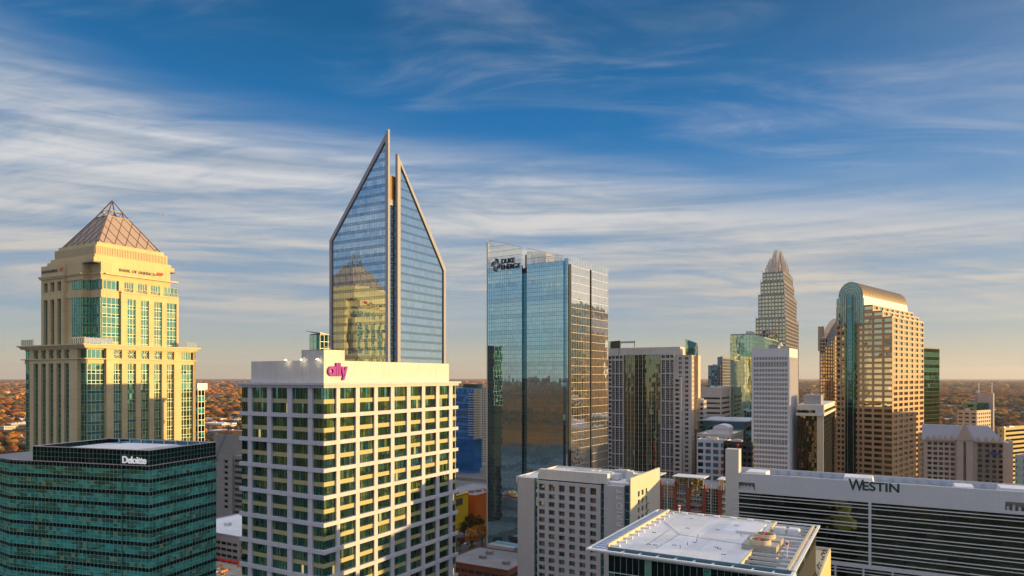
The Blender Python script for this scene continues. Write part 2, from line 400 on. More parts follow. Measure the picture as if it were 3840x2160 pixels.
G['duked'] = glassmat('sky_blue_spandrel_glass', (.47,.76,.90), .8, ((.02,.05,.05), (.06,.10,.10)), .008, .012, wscale=.1, rough=.02)
G['duker'] = glassmat('gold_grey_glass', (.86,.90,.90), .88, ((.03,.03,.01), (.22,.19,.08)), .015, .03, wscale=.2)
G['recess'] = glassmat('deep_blue_glass', (.14,.38,.52), .68, ((.004,.01,.015), (.01,.03,.04)), .02, .02)
G['olive'] = glassmat('olive_glass', (.34,.42,.28), .6, ((.01,.012,.004), (.05,.06,.02)), .04, .04, wscale=.3)
G['amber'] = glassmat('amber_glass', (.80,.55,.22), .7, ((.02,.012,.004), (.10,.06,.02)), .03, .06, wscale=.25)
G['green'] = glassmat('pale_green_glass', (.62,.84,.68), .78, ((.02,.05,.03), (.05,.10,.06)), .012, .02, wscale=.15)
G['greend'] = glassmat('deep_green_glass', (.10,.34,.22), .6, ((.004,.015,.01), (.01,.05,.03)), .03, .03, wscale=.2)
G['win'] = glassmat('room_window_glass', (.40,.52,.60), .5, ((.006,.008,.01), (.05,.06,.06)), .14, .14, wscale=.5, blind_refl=.30, blind_refl_col=(.26,.09,.06))  # reddish share of panes: varied reflections painted into the room colour
G['wind'] = glassmat('dark_window_glass', (.22,.25,.24), .4, ((.006,.007,.007), (.035,.035,.03)), .06, .05, wscale=.4)
G['wf'] = glassmat('copper_green_glass', (.80,.84,.62), .74, ((.01,.012,.006), (.06,.05,.02)), .015, .05, wscale=.2)
G['vault'] = glassmat('pale_vault_glass', (.45,.66,.62), .6, ((.03,.05,.05), (.07,.10,.09)), .02, .02)
G['west'] = glassmat('black_green_glass', (.11,.17,.14), .5, ((.002,.003,.003), (.012,.02,.015)), .05, .14, wscale=.16, blind_refl=.12, blind_refl_col=(.05,.055,.045), lit=.006, patch=(.02,.03,.02))
G['blue'] = glassmat('deep_blue_tower_glass', (.08,.36,.80), .6, ((.01,.06,.20), (.02,.16,.45)), .04, .04)
G['teal'] = glassmat('teal_canopy_glass', (.10,.30,.34), .55, ((.004,.015,.018), (.01,.05,.05)), .03, .04)
def screenmat(name, tint, clear=.45):
    m, n = newmat(name)
    at = n.add('ShaderNodeAttribute', attribute_name='rnd'); r = n.add('ShaderNodeSeparateColor', ins={0: at.outputs['Color']}).outputs[0]
    gl = n.add('ShaderNodeBsdfGlossy', ins={'Color': (*tint, 1), 'Roughness': .03}); tr = n.add('ShaderNodeBsdfTransparent', ins={'Color': (.75,.8,.8,1)})
    mx = n.add('ShaderNodeMixShader', ins={0: n.math('MULTIPLY_ADD', r, .3, clear), 1: gl.outputs[0], 2: tr.outputs[0]})
    n.add('ShaderNodeOutputMaterial', ins={0: mx.outputs[0]}); return m
G['screen'] = screenmat('clear_screen_glass', (.85,.88,.88), .18)

# ================================================================ cream bank tower with the glass pyramid
def bank_tower():
    B = Bldg('bank_tower', 'cream stone bank tower with green windows and a lattice pyramid roof, at far left', 'skyscraper', 87, 268)
    W, S = 46.6, M['cream']; g = (G['bofa'], M['tealframe']); gd = (G['bofad'], M['gmul'])
    ZC, ZT, ZU = 138.0, 131.0, 172.0
    B.zlo = 70
    MB().box(-W+.8, -1.8, 1.8, W-.8, 0, ZC-.5).build('core_wall', S, B.root)
    mb = MB()
    R, L = Face(0, 0, 90), Face(-W, 0, 0)
    # right face: stone screen stands 1.4 m proud of the corner glass
    R2 = Face(1.4, 0, 90)
    ur = lambda p: B.ur(p, 1.4)
    cols = [(ur(113.7), ur(122.1)), (ur(127.7), ur(136.2)), (ur(141.2), ur(149.3)), (ur(154.3), ur(162)), (ur(166.9), ur(174.3)), (ur(181.5), W-1.0)]
    u0 = ur(106.5)
    rows = [(0, 130.4), (132.4, 135.9)]
    for a, b in inv(cols, u0, W): R2.box(mb, a, b, -3, 0, 0, ZC)
    for k, (a, b) in enumerate(cols):
        R2.box(mb, a, b, -3, -.003, 130.4, 132.4); R2.box(mb, a, b, -3, -.003, 135.9, ZC)
        nx = 2 if k < 5 else 5
        z = 130.4
        while z > 8:
            B.win(R2, a, b, z-2.75, z, -.9, g, 3 if k < 5 else 4, 1, .10)
            B.win(R2, a, b, z-4.05, z-2.75, -.9, gd, 3 if k < 5 else 4, 1, .10); z -= 4.05
        B.win(R2, a, b, 132.4, 135.9, -.9, g, 1 if k < 5 else 5, 1, .12)
        if k < 5:
            for (p, q) in (((a, 132.4), (b, 135.9)), ((b, 132.4), (a, 135.9)), (((a+b)/2, 132.4), ((a+b)/2, 135.9)), ((a, 134.15), (b, 134.15))):
                mb.bar(R2.p(p[0], -.75, p[1]), R2.p(q[0], -.75, q[1]), .12, 1)
    # left face
    L2 = Face(0, -1.4, 0); ul = lambda p: B.ul(p, -1.4)
    lc = [(ul(33.4), ul(38)), (ul(41), ul(45.7)), (ul(48.6), ul(53.3)), (ul(56.4), ul(61)), (ul(64.1), ul(69))]
    l1 = ul(77); l0 = ul(29.6)
    for a, b in inv(lc, l0, l1): L2.box(mb, a, b, -3, 0, 0, ZC)
    for a, b in lc:
        L2.box(mb, a, b, -3, -.003, 130.4, 132.4); L2.box(mb, a, b, -3, -.003, 135.9, ZC)
        z = 130.4
        while z > 8:
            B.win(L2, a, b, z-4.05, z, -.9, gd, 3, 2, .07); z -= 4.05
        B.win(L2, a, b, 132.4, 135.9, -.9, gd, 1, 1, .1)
        for (p, q) in (((a, 132.4), (b, 135.9)), ((b, 132.4), (a, 135.9))): mb.bar(L2.p(p[0], -.75, p[1]), L2.p(q[0], -.75, q[1]), .1, 1)
    # glass at the corners, between stone bands
    for face, a, b in ((R, 0, u0), (Face(0, 0, 0), l1, 0), (Face(0, 0, 0), -W, l0)):
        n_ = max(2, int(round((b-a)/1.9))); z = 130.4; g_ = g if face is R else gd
        while z > 8:
            B.win(face, a, b, z-2.75, z, -.2, g_, n_, 1, .09); B.win(face, a, b, z-4.05, z-2.75, -.2, gd, n_, 1, .09); z -= 4.05
        B.win(face, a, b, 132.4, 135.9, -.2, g_, n_, 1, .09)
        face.box(mb, a, b, -1.8, .3, 130.4, 132.4); face.box(mb, a, b, -1.8, .3, 135.9, ZC)
    mb.box(-W, 1.4, W-1.2, W, 0, ZC); mb.box(-W, -W+1, 1.8, W-1.3, 0, ZC)
    mb.build('stone_screen', [S, M['tealframe']], B.root)
    # cornice in three steps
    def cornice(x0, x1, y0, y1, z, o, name='cornice', st=((.5,-1.6,-1.0),(1.1,-1.0,-.5),(2.0,-.5,0))):
        m = MB()
        for k, a, b in st: m.box(x0-o*k, x1+o*k, y0-o*k, y1+o*k, z+a, z+b)
        m.build(name, M['cream2'], B.root)
    cornice(-W, 1.4, -1.4, W, ZC, .75)
    for a, b, c, d in ((-W-.35, 1.75, -1.75, W+.35),): MB().box(a, b, c, d, 132.0, 132.35).build('string_course', M['cream2'], B.root)
    # terrace balustrades
    for i, (x0, x1, y0, y1) in enumerate(((-7.5, 1.6, -1.7, -1.5), (1.5, 1.7, -1.5, 9), (-W+.5, -37, -1.7, -1.5), (1.5, 1.7, 42, W))):
        m = MB(); n_ = int(max(x1-x0, y1-y0)/1.5)
        for k in range(n_+1):
            f = k/n_; xx, yy = (x0+(x1-x0)*f, y0) if x1-x0 > y1-y0 else (x0, y0+(y1-y0)*f)
            m.box(xx-.12, xx+.12, yy-.12, yy+.12, ZC, ZC+2.6)
        m.box(x0, x1, y0+.05, y1-.05, ZC+.2, ZC+2.4, 1); m.build('balustrade', [M['cream2'], G['screen']], B.root)
    # upper shaft with notched corners; centre of plan
    cx, cy = -W/2, W/2; h = 19.3
    a1, a2 = 18.3, 15.0
    poly = [(a1,-a2),(a1,a2),(10,a2),(10,a1),(-10,a1),(-10,a2),(-a1,a2),(-a1,-10),(-a1,-a1),(10,-a1),(10,-a2)]
    poly = [(cx+x*.985, cy+y*.985) for x, y in poly]
    MB().prism(poly, ZC, 160.6).build('core_wall', S, B.root)
    m2 = MB()
    def band(z0, z1, o=0.0):
        m2.prism([(cx+(x/.985-0*cx if 0 else 0)+0, 0) for x in []] or [(x+(o if x > cx else -o), y+(o if y > cy else -o)) for x, y in poly], z0, z1)
    band(157.6, 160.6, .35); band(164.8, ZU, .35); band(167.0, 167.5, .8); band(166.4, 167.0, .5)
    MB().prism(poly, 160.6, 164.8).build('core_wall', S, B.root)
    # proud bays: right face bay and left face bay
    Rb = Face(cx+h, cy, 90); cr = lambda p: B.ur(p, cx+h)-cy
    wr = [(cr(127.5), cr(135.7)), (cr(141.1), cr(148.9)), (cr(154.2), cr(162)), (cr(166.9), 17.6)]
    b0, b1 = cr(122.7)-.6, 18.6
    for a, b in inv(wr, b0, b1): Rb.box(m2, a, b, -2.5, 0, ZC, 160.0)
    for a, b in wr:
        Rb.box(m2, a, b, -2.5, -.003, 157.6, 160.0)
        z = 157.6
        while z > ZC+.5: B.win(Rb, a, b, max(z-2.75, ZC), z, -.5, g, 3, 1, .10); B.win(Rb, a, b, max(z-4.0, ZC-.1), z-2.75, -.5, gd, 3, 1, .1); z -= 4.0
    Ru = Face(cx+a1+.3, cy, 90)
    for p, q in ((123.4, 132.5), (137, 146), (150, 159), (163, 176.5)):
        a, b = B.ur(p, cx+a1)-cy, B.ur(q, cx+a1)-cy; B.win(Ru, a, b, 161, 164.6, .1, g, 4, 1, .1)
    for a, b in inv([(B.ur(p, cx+a1)-cy, B.ur(q, cx+a1)-cy) for p, q in ((102.5, 118), (123.4, 132.5), (137, 146), (150, 159), (163, 176.5))], -14.9, 15): Ru.box(m2, a, b, -1, .35, 160.6, 164.8)
    # corner glass: R1, inner faces, P2
    def tallglass(face, a, b, gg, w=.15):
        n_ = max(2, int(round((b-a)/1.7))); z = 157.6
        while z > ZC+.5: B.win(face, a, b, max(z-2.75, ZC+1.5), z, w, gg, n_, 1, .09); B.win(face, a, b, max(z-4.0, ZC+1.2), z-2.75, w, gd, n_, 1, .09); z -= 4.0
        B.win(face, a, b, 161, 164.6, w, gg, n_, 1, .09)
    k = .985
    tallglass(Face(cx+a1*k, cy, 90), -14.6, b0, g)
    tallglass(Face(cx, cy-a2*k, 0), 10.2, 17.9, gd)
    tallglass(Face(cx+10*k, cy, 90), -17.9, -15.2, g)
    tallglass(Face(cx, cy-a1*k, 0), 3, 9.6, gd)
    # left bay
    Lb = Face(cx, cy-h, 0); x0, x1 = -19, -1.5
    lb = [(-17.0,-13.9), (-11.6,-8.6), (-6.3,-3.4)]
    for a, b in inv(lb, x0, x1): Lb.box(m2, a, b, -2.5, 0, ZC, 172.0)
    for a, b in lb:
        Lb.box(m2, a, b, -2.5, -.003, 157.6, 160.8); Lb.box(m2, a, b, -2.5, -.003, 164.8, 172)
        z = 157.6
        while z > ZC+.5: B.win(Lb, a, b, max(z-4.0, ZC), z, -1.0, gd, 3, 2, .06); z -= 4.0
        B.win(Lb, a, b, 160.8, 164.8, -1.2, gd, 2, 1, .1)
    m2.build('upper_stone_screen', [S], B.root)
    cm = MB(); cm.box(cx-19.9, cx-1, cy-20.1, cy-19.3, 167, 167.6); cm.box(cx-19.6, cx-1.2, cy-19.8, cy-19.3, 166.3, 167); cm.build('cornice', M['cream2'], B.root); cm = MB()
    Rb.box(cm, -14, 18.2, -.9, .45, 166.9, 167.5); Rb.box(cm, b0, b1, 0, .35, 160, 160.5); cm.build('cornice', M['cream2'], B.root)
    # balcony rail on the bay
    m = MB()
    for i in range(16):
        u = b0+i*(b1-b0)/15; Rb.box(m, u-.06, u+.06, -.35, -.2, 160, 161.9)
    Rb.box(m, b0, b1, -.3, -.22, 161.8, 162); m.build('balcony_rail', M['cream2'], B.root)
    # attic tiers
    m = MB(); sq = lambda a, z0, z1: m.box(cx-a, cx+a, cy-a, cy+a, z0, z1)
    sq(17.6, ZU-.2, 173.6); sq(16.7, 173.6, 175.0); sq(15.6, 175.0, 179.0); sq(14.6, 179.0, 180.4); m.build('attic', M['cream'], B.root)
    m = MB()
    for i in range(44):
        u = -15+30*i/43
        m.box(cx+15.6, cx+15.85, cy+u-.16, cy+u+.16, 175.2, 178.6); m.box(cx+u-.16, cx+u+.16, cy-15.85, cy-15.6, 175.2, 178.6)
    m.build('louvre_ribs', M['cream2'], B.root)
    MB().box(cx-18, cx+18, cy-18, cy+18, ZU-.6, ZU-.15).build('roof', M['roofg'], B.root)
    # pyramid
    zb, za, zs, a = 180.4, 201.5, 194.3, 13.6; f = (za-zs)/(za-zb); t = a*f
    m = MB(); c4 = lambda r, z: [(cx-r, cy-r, z), (cx+r, cy-r, z), (cx+r, cy+r, z), (cx-r, cy+r, z)]
    m.hexa(c4(a, zb), c4(t, zs)); pyr = m.build('pyramid', plain('rose_metal_roof', (.36,.28,.24), .55, .1), B.root)
    m = MB(); bc, tcn = c4(a+.05, zb+.1), c4(t+.05, zs)
    for i in range(4):
        p0, p1, q0, q1 = map(Vector, (bc[i], bc[(i+1)%4], tcn[i], tcn[(i+1)%4])); m.bar(p0, q0, .22)
        m.bar(q0, q1, .2); m.bar(p0, p1, .2)
        ap = Vector((cx, cy, za))
        nn = 6
        def pt(s_, h_):   # s_ along the base 0..1, h_ 0..1 up the slope
            lo = p0.lerp(p1, s_); A, Bp = p0.lerp(ap, h_), p1.lerp(ap, h_); return A, Bp, lo
        L_ = (p1-p0).length; hs_ = (ap-(p0+p1)/2).length
        for j in range(-nn, nn+1):
            for sgn in (1, -1):
                # a line leaving the base at s and leaning along the opposite hip
                s0 = (j+.5)/nn
                P0 = p0.lerp(p1, s0); dirv = (ap-(p0 if sgn < 0 else p1))
                pts = []
                for kk in range(0, 61):
                    h_ = kk/60*(1-f); q = P0 + (ap-(p1 if sgn > 0 else p0))*h_
                    s_ = s0 + (-.5 if sgn > 0 else .5)*0
                    # coordinate of q along the base direction
                    sc = (q-p0).dot((p1-p0).normalized())/L_; lim = h_/2
                    if lim-1e-6 <= sc <= 1-lim+1e-6: pts.append(q)
                if len(pts) > 3: m.bar(pts[0], pts[-1], .13)
    m.build('pyramid_lattice', M['brown'], pyr)
    m = MB(); top = c4(t, zs)
    for i in range(4):
        p0, p1 = Vector(top[i]), Vector(top[(i+1)%4]); m.bar(p0, (cx, cy, za+.8), .26)
        A, Bq = p0.lerp(Vector((cx,cy,za)), .42), p1.lerp(Vector((cx,cy,za)), .42); m.bar(A, Bq, .14); m.bar(p0.lerp(p1, .5), A, .14); m.bar(p0.lerp(p1, .5), Bq, .14); m.bar(p0.lerp(p1, .25), A, .1); m.bar(p0.lerp(p1, .75), Bq, .1)
    m.build('open_lattice_tip', M['brown'], pyr)
    # lettering
    u = B.ur(119.5, cx+18.7)
    text_obj('BANK OF AMERICA', 1.75, B.root, M['signgrey'], 'lettering', (cx+18.45, u, 168.9), pi/2, .25, .02, spacing=1.05)
    text_obj('BANK OF AMERICA', 1.5, B.root, M['signgrey'], 'lettering', (cx-18.4, cy-19.35, 169.1), 0, .2, .02, spacing=.95)
    for (fx, gm_) in ((Face(cx+18.7, B.ur(155.2, cx+18.7), 90), .72), (Face(cx-4.6, cy-19.4, 0), .6)):
        m = MB()
        for k in range(4):
            b_ = k*1.05*gm_
            for q in range(5):
                s0, s1 = q/5, (q+1)/5; hh = 2.1*gm_; sl_ = 1.5*gm_
                fx.pane(m, b_, b_+.68*gm_, 0, 0, 0) if 0 else None
                z0, z1 = 169.1+hh*s0, 169.1+hh*s1; o0, o1 = sl_*s0+.3*sin(pi*s0), sl_*s1+.3*sin(pi*s1)
                m.poly([fx.p(b_+o0, .15, z0), fx.p(b_+.68*gm_+o0, .15, z0), fx.p(b_+.68*gm_+o1, .15, z1), fx.p(b_+o1, .15, z1)])
        m.build('emblem', M['red'], B.root)
    B.finish()
bank_tower()

# ================================================================ teal glass block, bottom left
DM = plain('green_silver_mullion', (.24,.42,.38), .4, .2)
def teal_block():
    B = Bldg('glass_office_block', 'teal glass office block with dark floor bands and white lettering, in the bottom left corner', 'office building', 148.9, 214, yaw=17)
    zt = B.z(450.9); zl = B.z(466.1); W = -B.ul(9.8); D_ = B.ur(216); Wt = -B.ul(32.5)
    fl = 4.0
    MB().box(-W+.5, -.3, .7, D_-.5, 0, zl-.2).build('core_wall', M['dark'], B.root)
    MB().box(-Wt+.5, -.3, .35, D_-.5, zl, zt-1.6).build('core_wall', M['dark'], B.root)
    R, L = Face(0, 0, 90), Face(0, 0, 0)
    zs = [zl]
    while zs[-1] > 40: zs += [zs[-1]-1.35, zs[-1]-2.65, zs[-1]-fl] if len(zs) > 1 else [zs[-1]-1.5]
    zs = sorted(zs)
    n_ = len(zs)-1
    def rm(i, j): 
        k = (n_-1-j)
        return 1 if (k == 0 or (k-1) % 3 == 2) else 0
    fold = B.ul(121.5)
    curtain(B, L, steps(-W, fold, 1.6), zs, [G['del'], G['deld']], DM, .045, .06, .05, rowmat=rm)
    curtain(B, Face(0, .35, 0), steps(fold, 0, 1.6), zs, [G['del'], G['deld']], DM, .045, .06, .05, rowmat=rm)
    curtain(B, R, steps(0, D_, 1.45), zs, [G['del'], G['deld']], DM, .045, .06, .05, rowmat=rm)
    # chamfered wing at the far left
    curtain(B, Face(-W-20*cos(radians(18)), 20*sin(radians(18)), -18), steps(0, 20, 1.5), zs, [G['del'], G['deld']], DM, .045, .06, .05, rowmat=rm)
    z3 = grid(zl, zt, 3)
    curtain(B, Face(0, .15, 0), steps(-Wt, 0, 1.6), z3, [G['deld']], DM, .03, .05, .04)
    curtain(B, Face(-.15, 0, 90), steps(0.15, D_, 1.45), z3, [G['deld']], DM, .03, .05, .04)
    curtain(B, Face(-Wt, D_, -90), steps(0, D_-.2, 1.45), z3, [G['deld']], DM, .03, .05, .04)
    m = MB()
    pinkm = plain('coping_metal', (.62,.50,.52), .4, .3)
    m.box(-Wt-.1, .1, 0, .5, zt, zt+.2); m.box(-.45, .1, .5, D_, zt, zt+.2); m.box(-Wt-.1, -Wt+.4, .5, D_, zt, zt+.2); m.box(-Wt+.4, -.45, D_-.5, D_, zt, zt+.2)
    m.box(-W-.1, .15, -.2, .14, zl-.1, zl+.12); m.box(-.14, .2, .14, D_, zl-.1, zl+.12)
    m.build('coping', pinkm, B.root)
    m = MB(); m.box(-Wt+.4, -.45, D_-.9, D_-.5, zt-1.8, zt); m.box(-.9, -.45, .5, D_-.9, zt-1.8, zt); m.build('parapet', G['recess'], B.root)
    c4, s4 = cos(radians(18))*20/14.5, sin(radians(18))*20/14.5
    MB().prism([(-W,0),(-Wt-.01,0),(-Wt-.01,D_),(-W-14.5*c4, D_),(-W-14.5*c4,14.5*s4)], zl-.6, zl-.05).build('lower_roof', M['roofg'], B.root)
    MB().box(-Wt+.4, -.9, .5, D_-.9, zt-2, zt-1.5).build('roof', M['roofw'], B.root)
    m = MB(); m.box(-Wt+14, -12, 5, D_-5, zt-1.5, zt-.7); m.build('roof_plant_deck', M['roofw'], B.root)
    m = MB()
    for i in range(9): m.box(-Wt+6+i*5.2, -Wt+6.25+i*5.2, D_-1.3, D_-.95, zt-1.5, zt+.1)
    m.build('parapet_bracing', M['alu'], B.root)
    text_obj('Deloitte', 3.1, B.root, M['signwhite'], 'lettering', (B.ul(122.5), -.35+.15, zt-4.1), 0, .12, .07, spacing=.93)
    m = MB(); m.cyl(B.ul(140.2, 0)+0, -.1, 0, .1, .1); 
    dot = MB(); Lf = Face(B.ul(141.8), -.1, 0)
    Lf.box(dot, 0, .4, -.05, .2, zt-4.1, zt-3.7); dot.build('lettering', plain('green_dot', (.2,.6,.08), .5), B.root)
    B.finish()
teal_block()

# ================================================================ grid-fronted office tower with the magenta sign
def grid_tower():
    B = Bldg('office_tower', 'white-gridded office tower with sage spandrels and a magenta sign on its blank white crown', 'skyscraper', 323.8, 206)
    x0, y1 = B.ul(242.2), B.ur(455.8)
    r = lambda p: B.ur(213.3+p*.1087); l = lambda p: B.ul(213.3+p*.1087)
    z0, ztop = 0.0, 121.6; B.zlo = 50
    pr = [(1117,1150),(1296,1331),(1466,1498),(1619,1651),(1767,1800),(1905,1935),(2036,2066),(2156,2187)]
    pl = [(334,370),(511,550),(696,738),(886,926)]
    MB().box(x0+.5, -.5, .5, y1-.5, 0, ztop).build('core_wall', M['dark'], B.root)
    MB().box(x0+.1, x0+.5, 0.6, y1, 0, ztop).build('side_wall', M['ledge'], B.root); MB().box(x0+.6, 0, y1-.4, y1-.05, 0, ztop).build('side_wall', M['ledge'], B.root)
    faces = [(Face(0, 0, 90), [(r(a), r(b)) for a, b in pr], 0, y1), (Face(0, 0, 0), [(l(a), l(b)) for a, b in pl], x0, 0)]
    zc = [113.1-8.2*k for k in range(14)]
    for face, piers, U0, U1 in faces:
        for a, b in piers: m = MB(); face.box(m, a, b, -.3, .75, 0, ztop); m.build('pier', M['ledge'], B.root)
        sp = MB(); cols = inv(piers, U0, U1)
        tops = [ztop]+[z-.62 for z in zc]
        for t, zz in zip(tops, zc):
            up = (t-3.45 if t == ztop else t-3.0)
            for a, b in cols:
                B.win(face, a, b, up-1.35, up, .12, (M['spand'],), name='spandrel')
                n_ = max(2, int(round((b-a)/1.25)))
                B.win(face, a, b, up, t, 0, (G['ally'], M['dark']), n_, 1, .05)
                B.win(face, a, b, zz+.62, up-1.35, 0, (G['ally'], M['dark']), n_, 1, .05)
    for z in zc: MB().box(x0-.3, .95, -.95, y1+.3, z-.62, z+.62).build('ledge', M['ledge'], B.root)
    m = MB(); m.box(x0-.4, 1.1, -1.1, y1+.4, ztop, 122.9); m.box(x0-1.3, 1.7, -1.7, y1+1.3, 122.5, 123.2); m.build('cornice', M['ledge'], B.root)
    # crown
    xl, ye = B.ul(251.2), B.ur(448.9)
    m = MB(); m.box(xl, -.0, 0, .5, 123.2, 130.0); m.box(-.5, 0, .5, ye, 123.2, 130.0); m.box(xl, xl+.5, .5, ye, 123.2, 130); m.box(xl+.5, -.5, ye-.5, ye, 123.2, 130)
    m.build('crown_wall', M['white'], B.root)
    MB().box(xl+.5, -.5, .5, ye-.5, 127.6, 128.2).build('roof', M['roofw'], B.root)
    xa, yb = B.ul(301.6), B.ur(344.6)
    m = MB(); m.box(xa, 0, 0, yb, 130.0, 133.0); m.build('penthouse', M['white'], B.root)
    m = MB(); m.box(xa, 0.02, -.02, .2, 133, 133.2); m.box(-.2, .02, .2, yb, 133, 133.2)
    for k in (.3, 1.6, 2.6): m.bar((-.15, k, 133.2), (-.15, k, 134.1), .05)
    m.bar((-.15, .3, 134.1), (-.15, 2.6, 134.1), .05); m.bar((-.2, yb, 130), (-.2, yb, 133.9), .07); m.build('roof_rail', M['metal'], B.root)
    for p in (289.5, 305.0, 321):
        x = B.ul(p); m = MB(); m.bar((x-1.6, 1.2, 130.1), (x-.6, -1.0, 130.6), .06); m.box(x-.75, x-.25, -1.3, -.8, 130.35, 130.6)
        o = m.build('floodlight', M['metal'], B.root)
        MB().box(x-.7, x-.3, -1.25, -.85, 130.25, 130.34).build('lamp', plain('lamp_glow', (1, .8, .5), .5, emit=25), o)
    # sign: a, l, l, y
    k = .1087; f = Face(0, 0, 90); zz = lambda yy, p: B.z(333.3+yy*k, 0, r(p)); m = MB()
    ur = lambda p: r(p)
    u0, u1 = ur(1045), ur(1250); zb, zt = zz(395, 1080), zz(272, 1150); hx = (zt-zb); wl = u1-u0
    # letter a: ring plus stem
    rr = hx*.37; cxu, cz = u0+rr, zb+rr
    for i in range(24):
        a0, a1 = 2*pi*i/24, 2*pi*(i+1)/24; q = lambda R_, a, w_: f.p(cxu+R_*cos(a), w_, cz+R_*sin(a))
        ri = rr*.42
        m.poly([q(ri, a0, .6), q(rr, a0, .6), q(rr, a1, .6), q(ri, a1, .6)]); m.poly([q(rr, a0, .0), q(rr, a1, .0), q(rr, a1, .6), q(rr, a0, .6)][::-1]); m.poly([q(ri, a1, .0), q(ri, a0, .0), q(ri, a0, .6), q(ri, a1, .6)][::-1])
    sw = rr*.58
    f.box(m, cxu+rr*.55, cxu+rr*.55+sw, 0, .61, zb, cz+rr); x = cxu+rr*.55+sw+rr*.12
    f.box(m, x, x+sw, 0, .6, zb, zt); x += sw+rr*.12
    f.box(m, x, x+sw, 0, .6, zb, zt); x += sw+rr*.08
    topy = cz+rr
    def slant(ua, za, ub, zb_, wd):
        b = [f.p(ua, 0, za), f.p(ua+wd, 0, za), f.p(ub+wd, 0, zb_), f.p(ub, 0, zb_)]; t = [f.p(ua, .6, za), f.p(ua+wd, .6, za), f.p(ub+wd, .6, zb_), f.p(ub, .6, zb_)]
        m.poly(t if za < zb_ else t[::-1]); 
        for i in range(4): j = (i+1) % 4; m.poly([b[i], b[j], t[j], t[i]])
    slant(x+rr*.62, zb, x, topy, sw*1.05); slant(x+rr*.35, zb-hx*.30, x+rr*1.35, topy, sw*1.0)
    m.build('sign_letters', M['purple'], B.root)
    B.finish(100)
grid_tower()
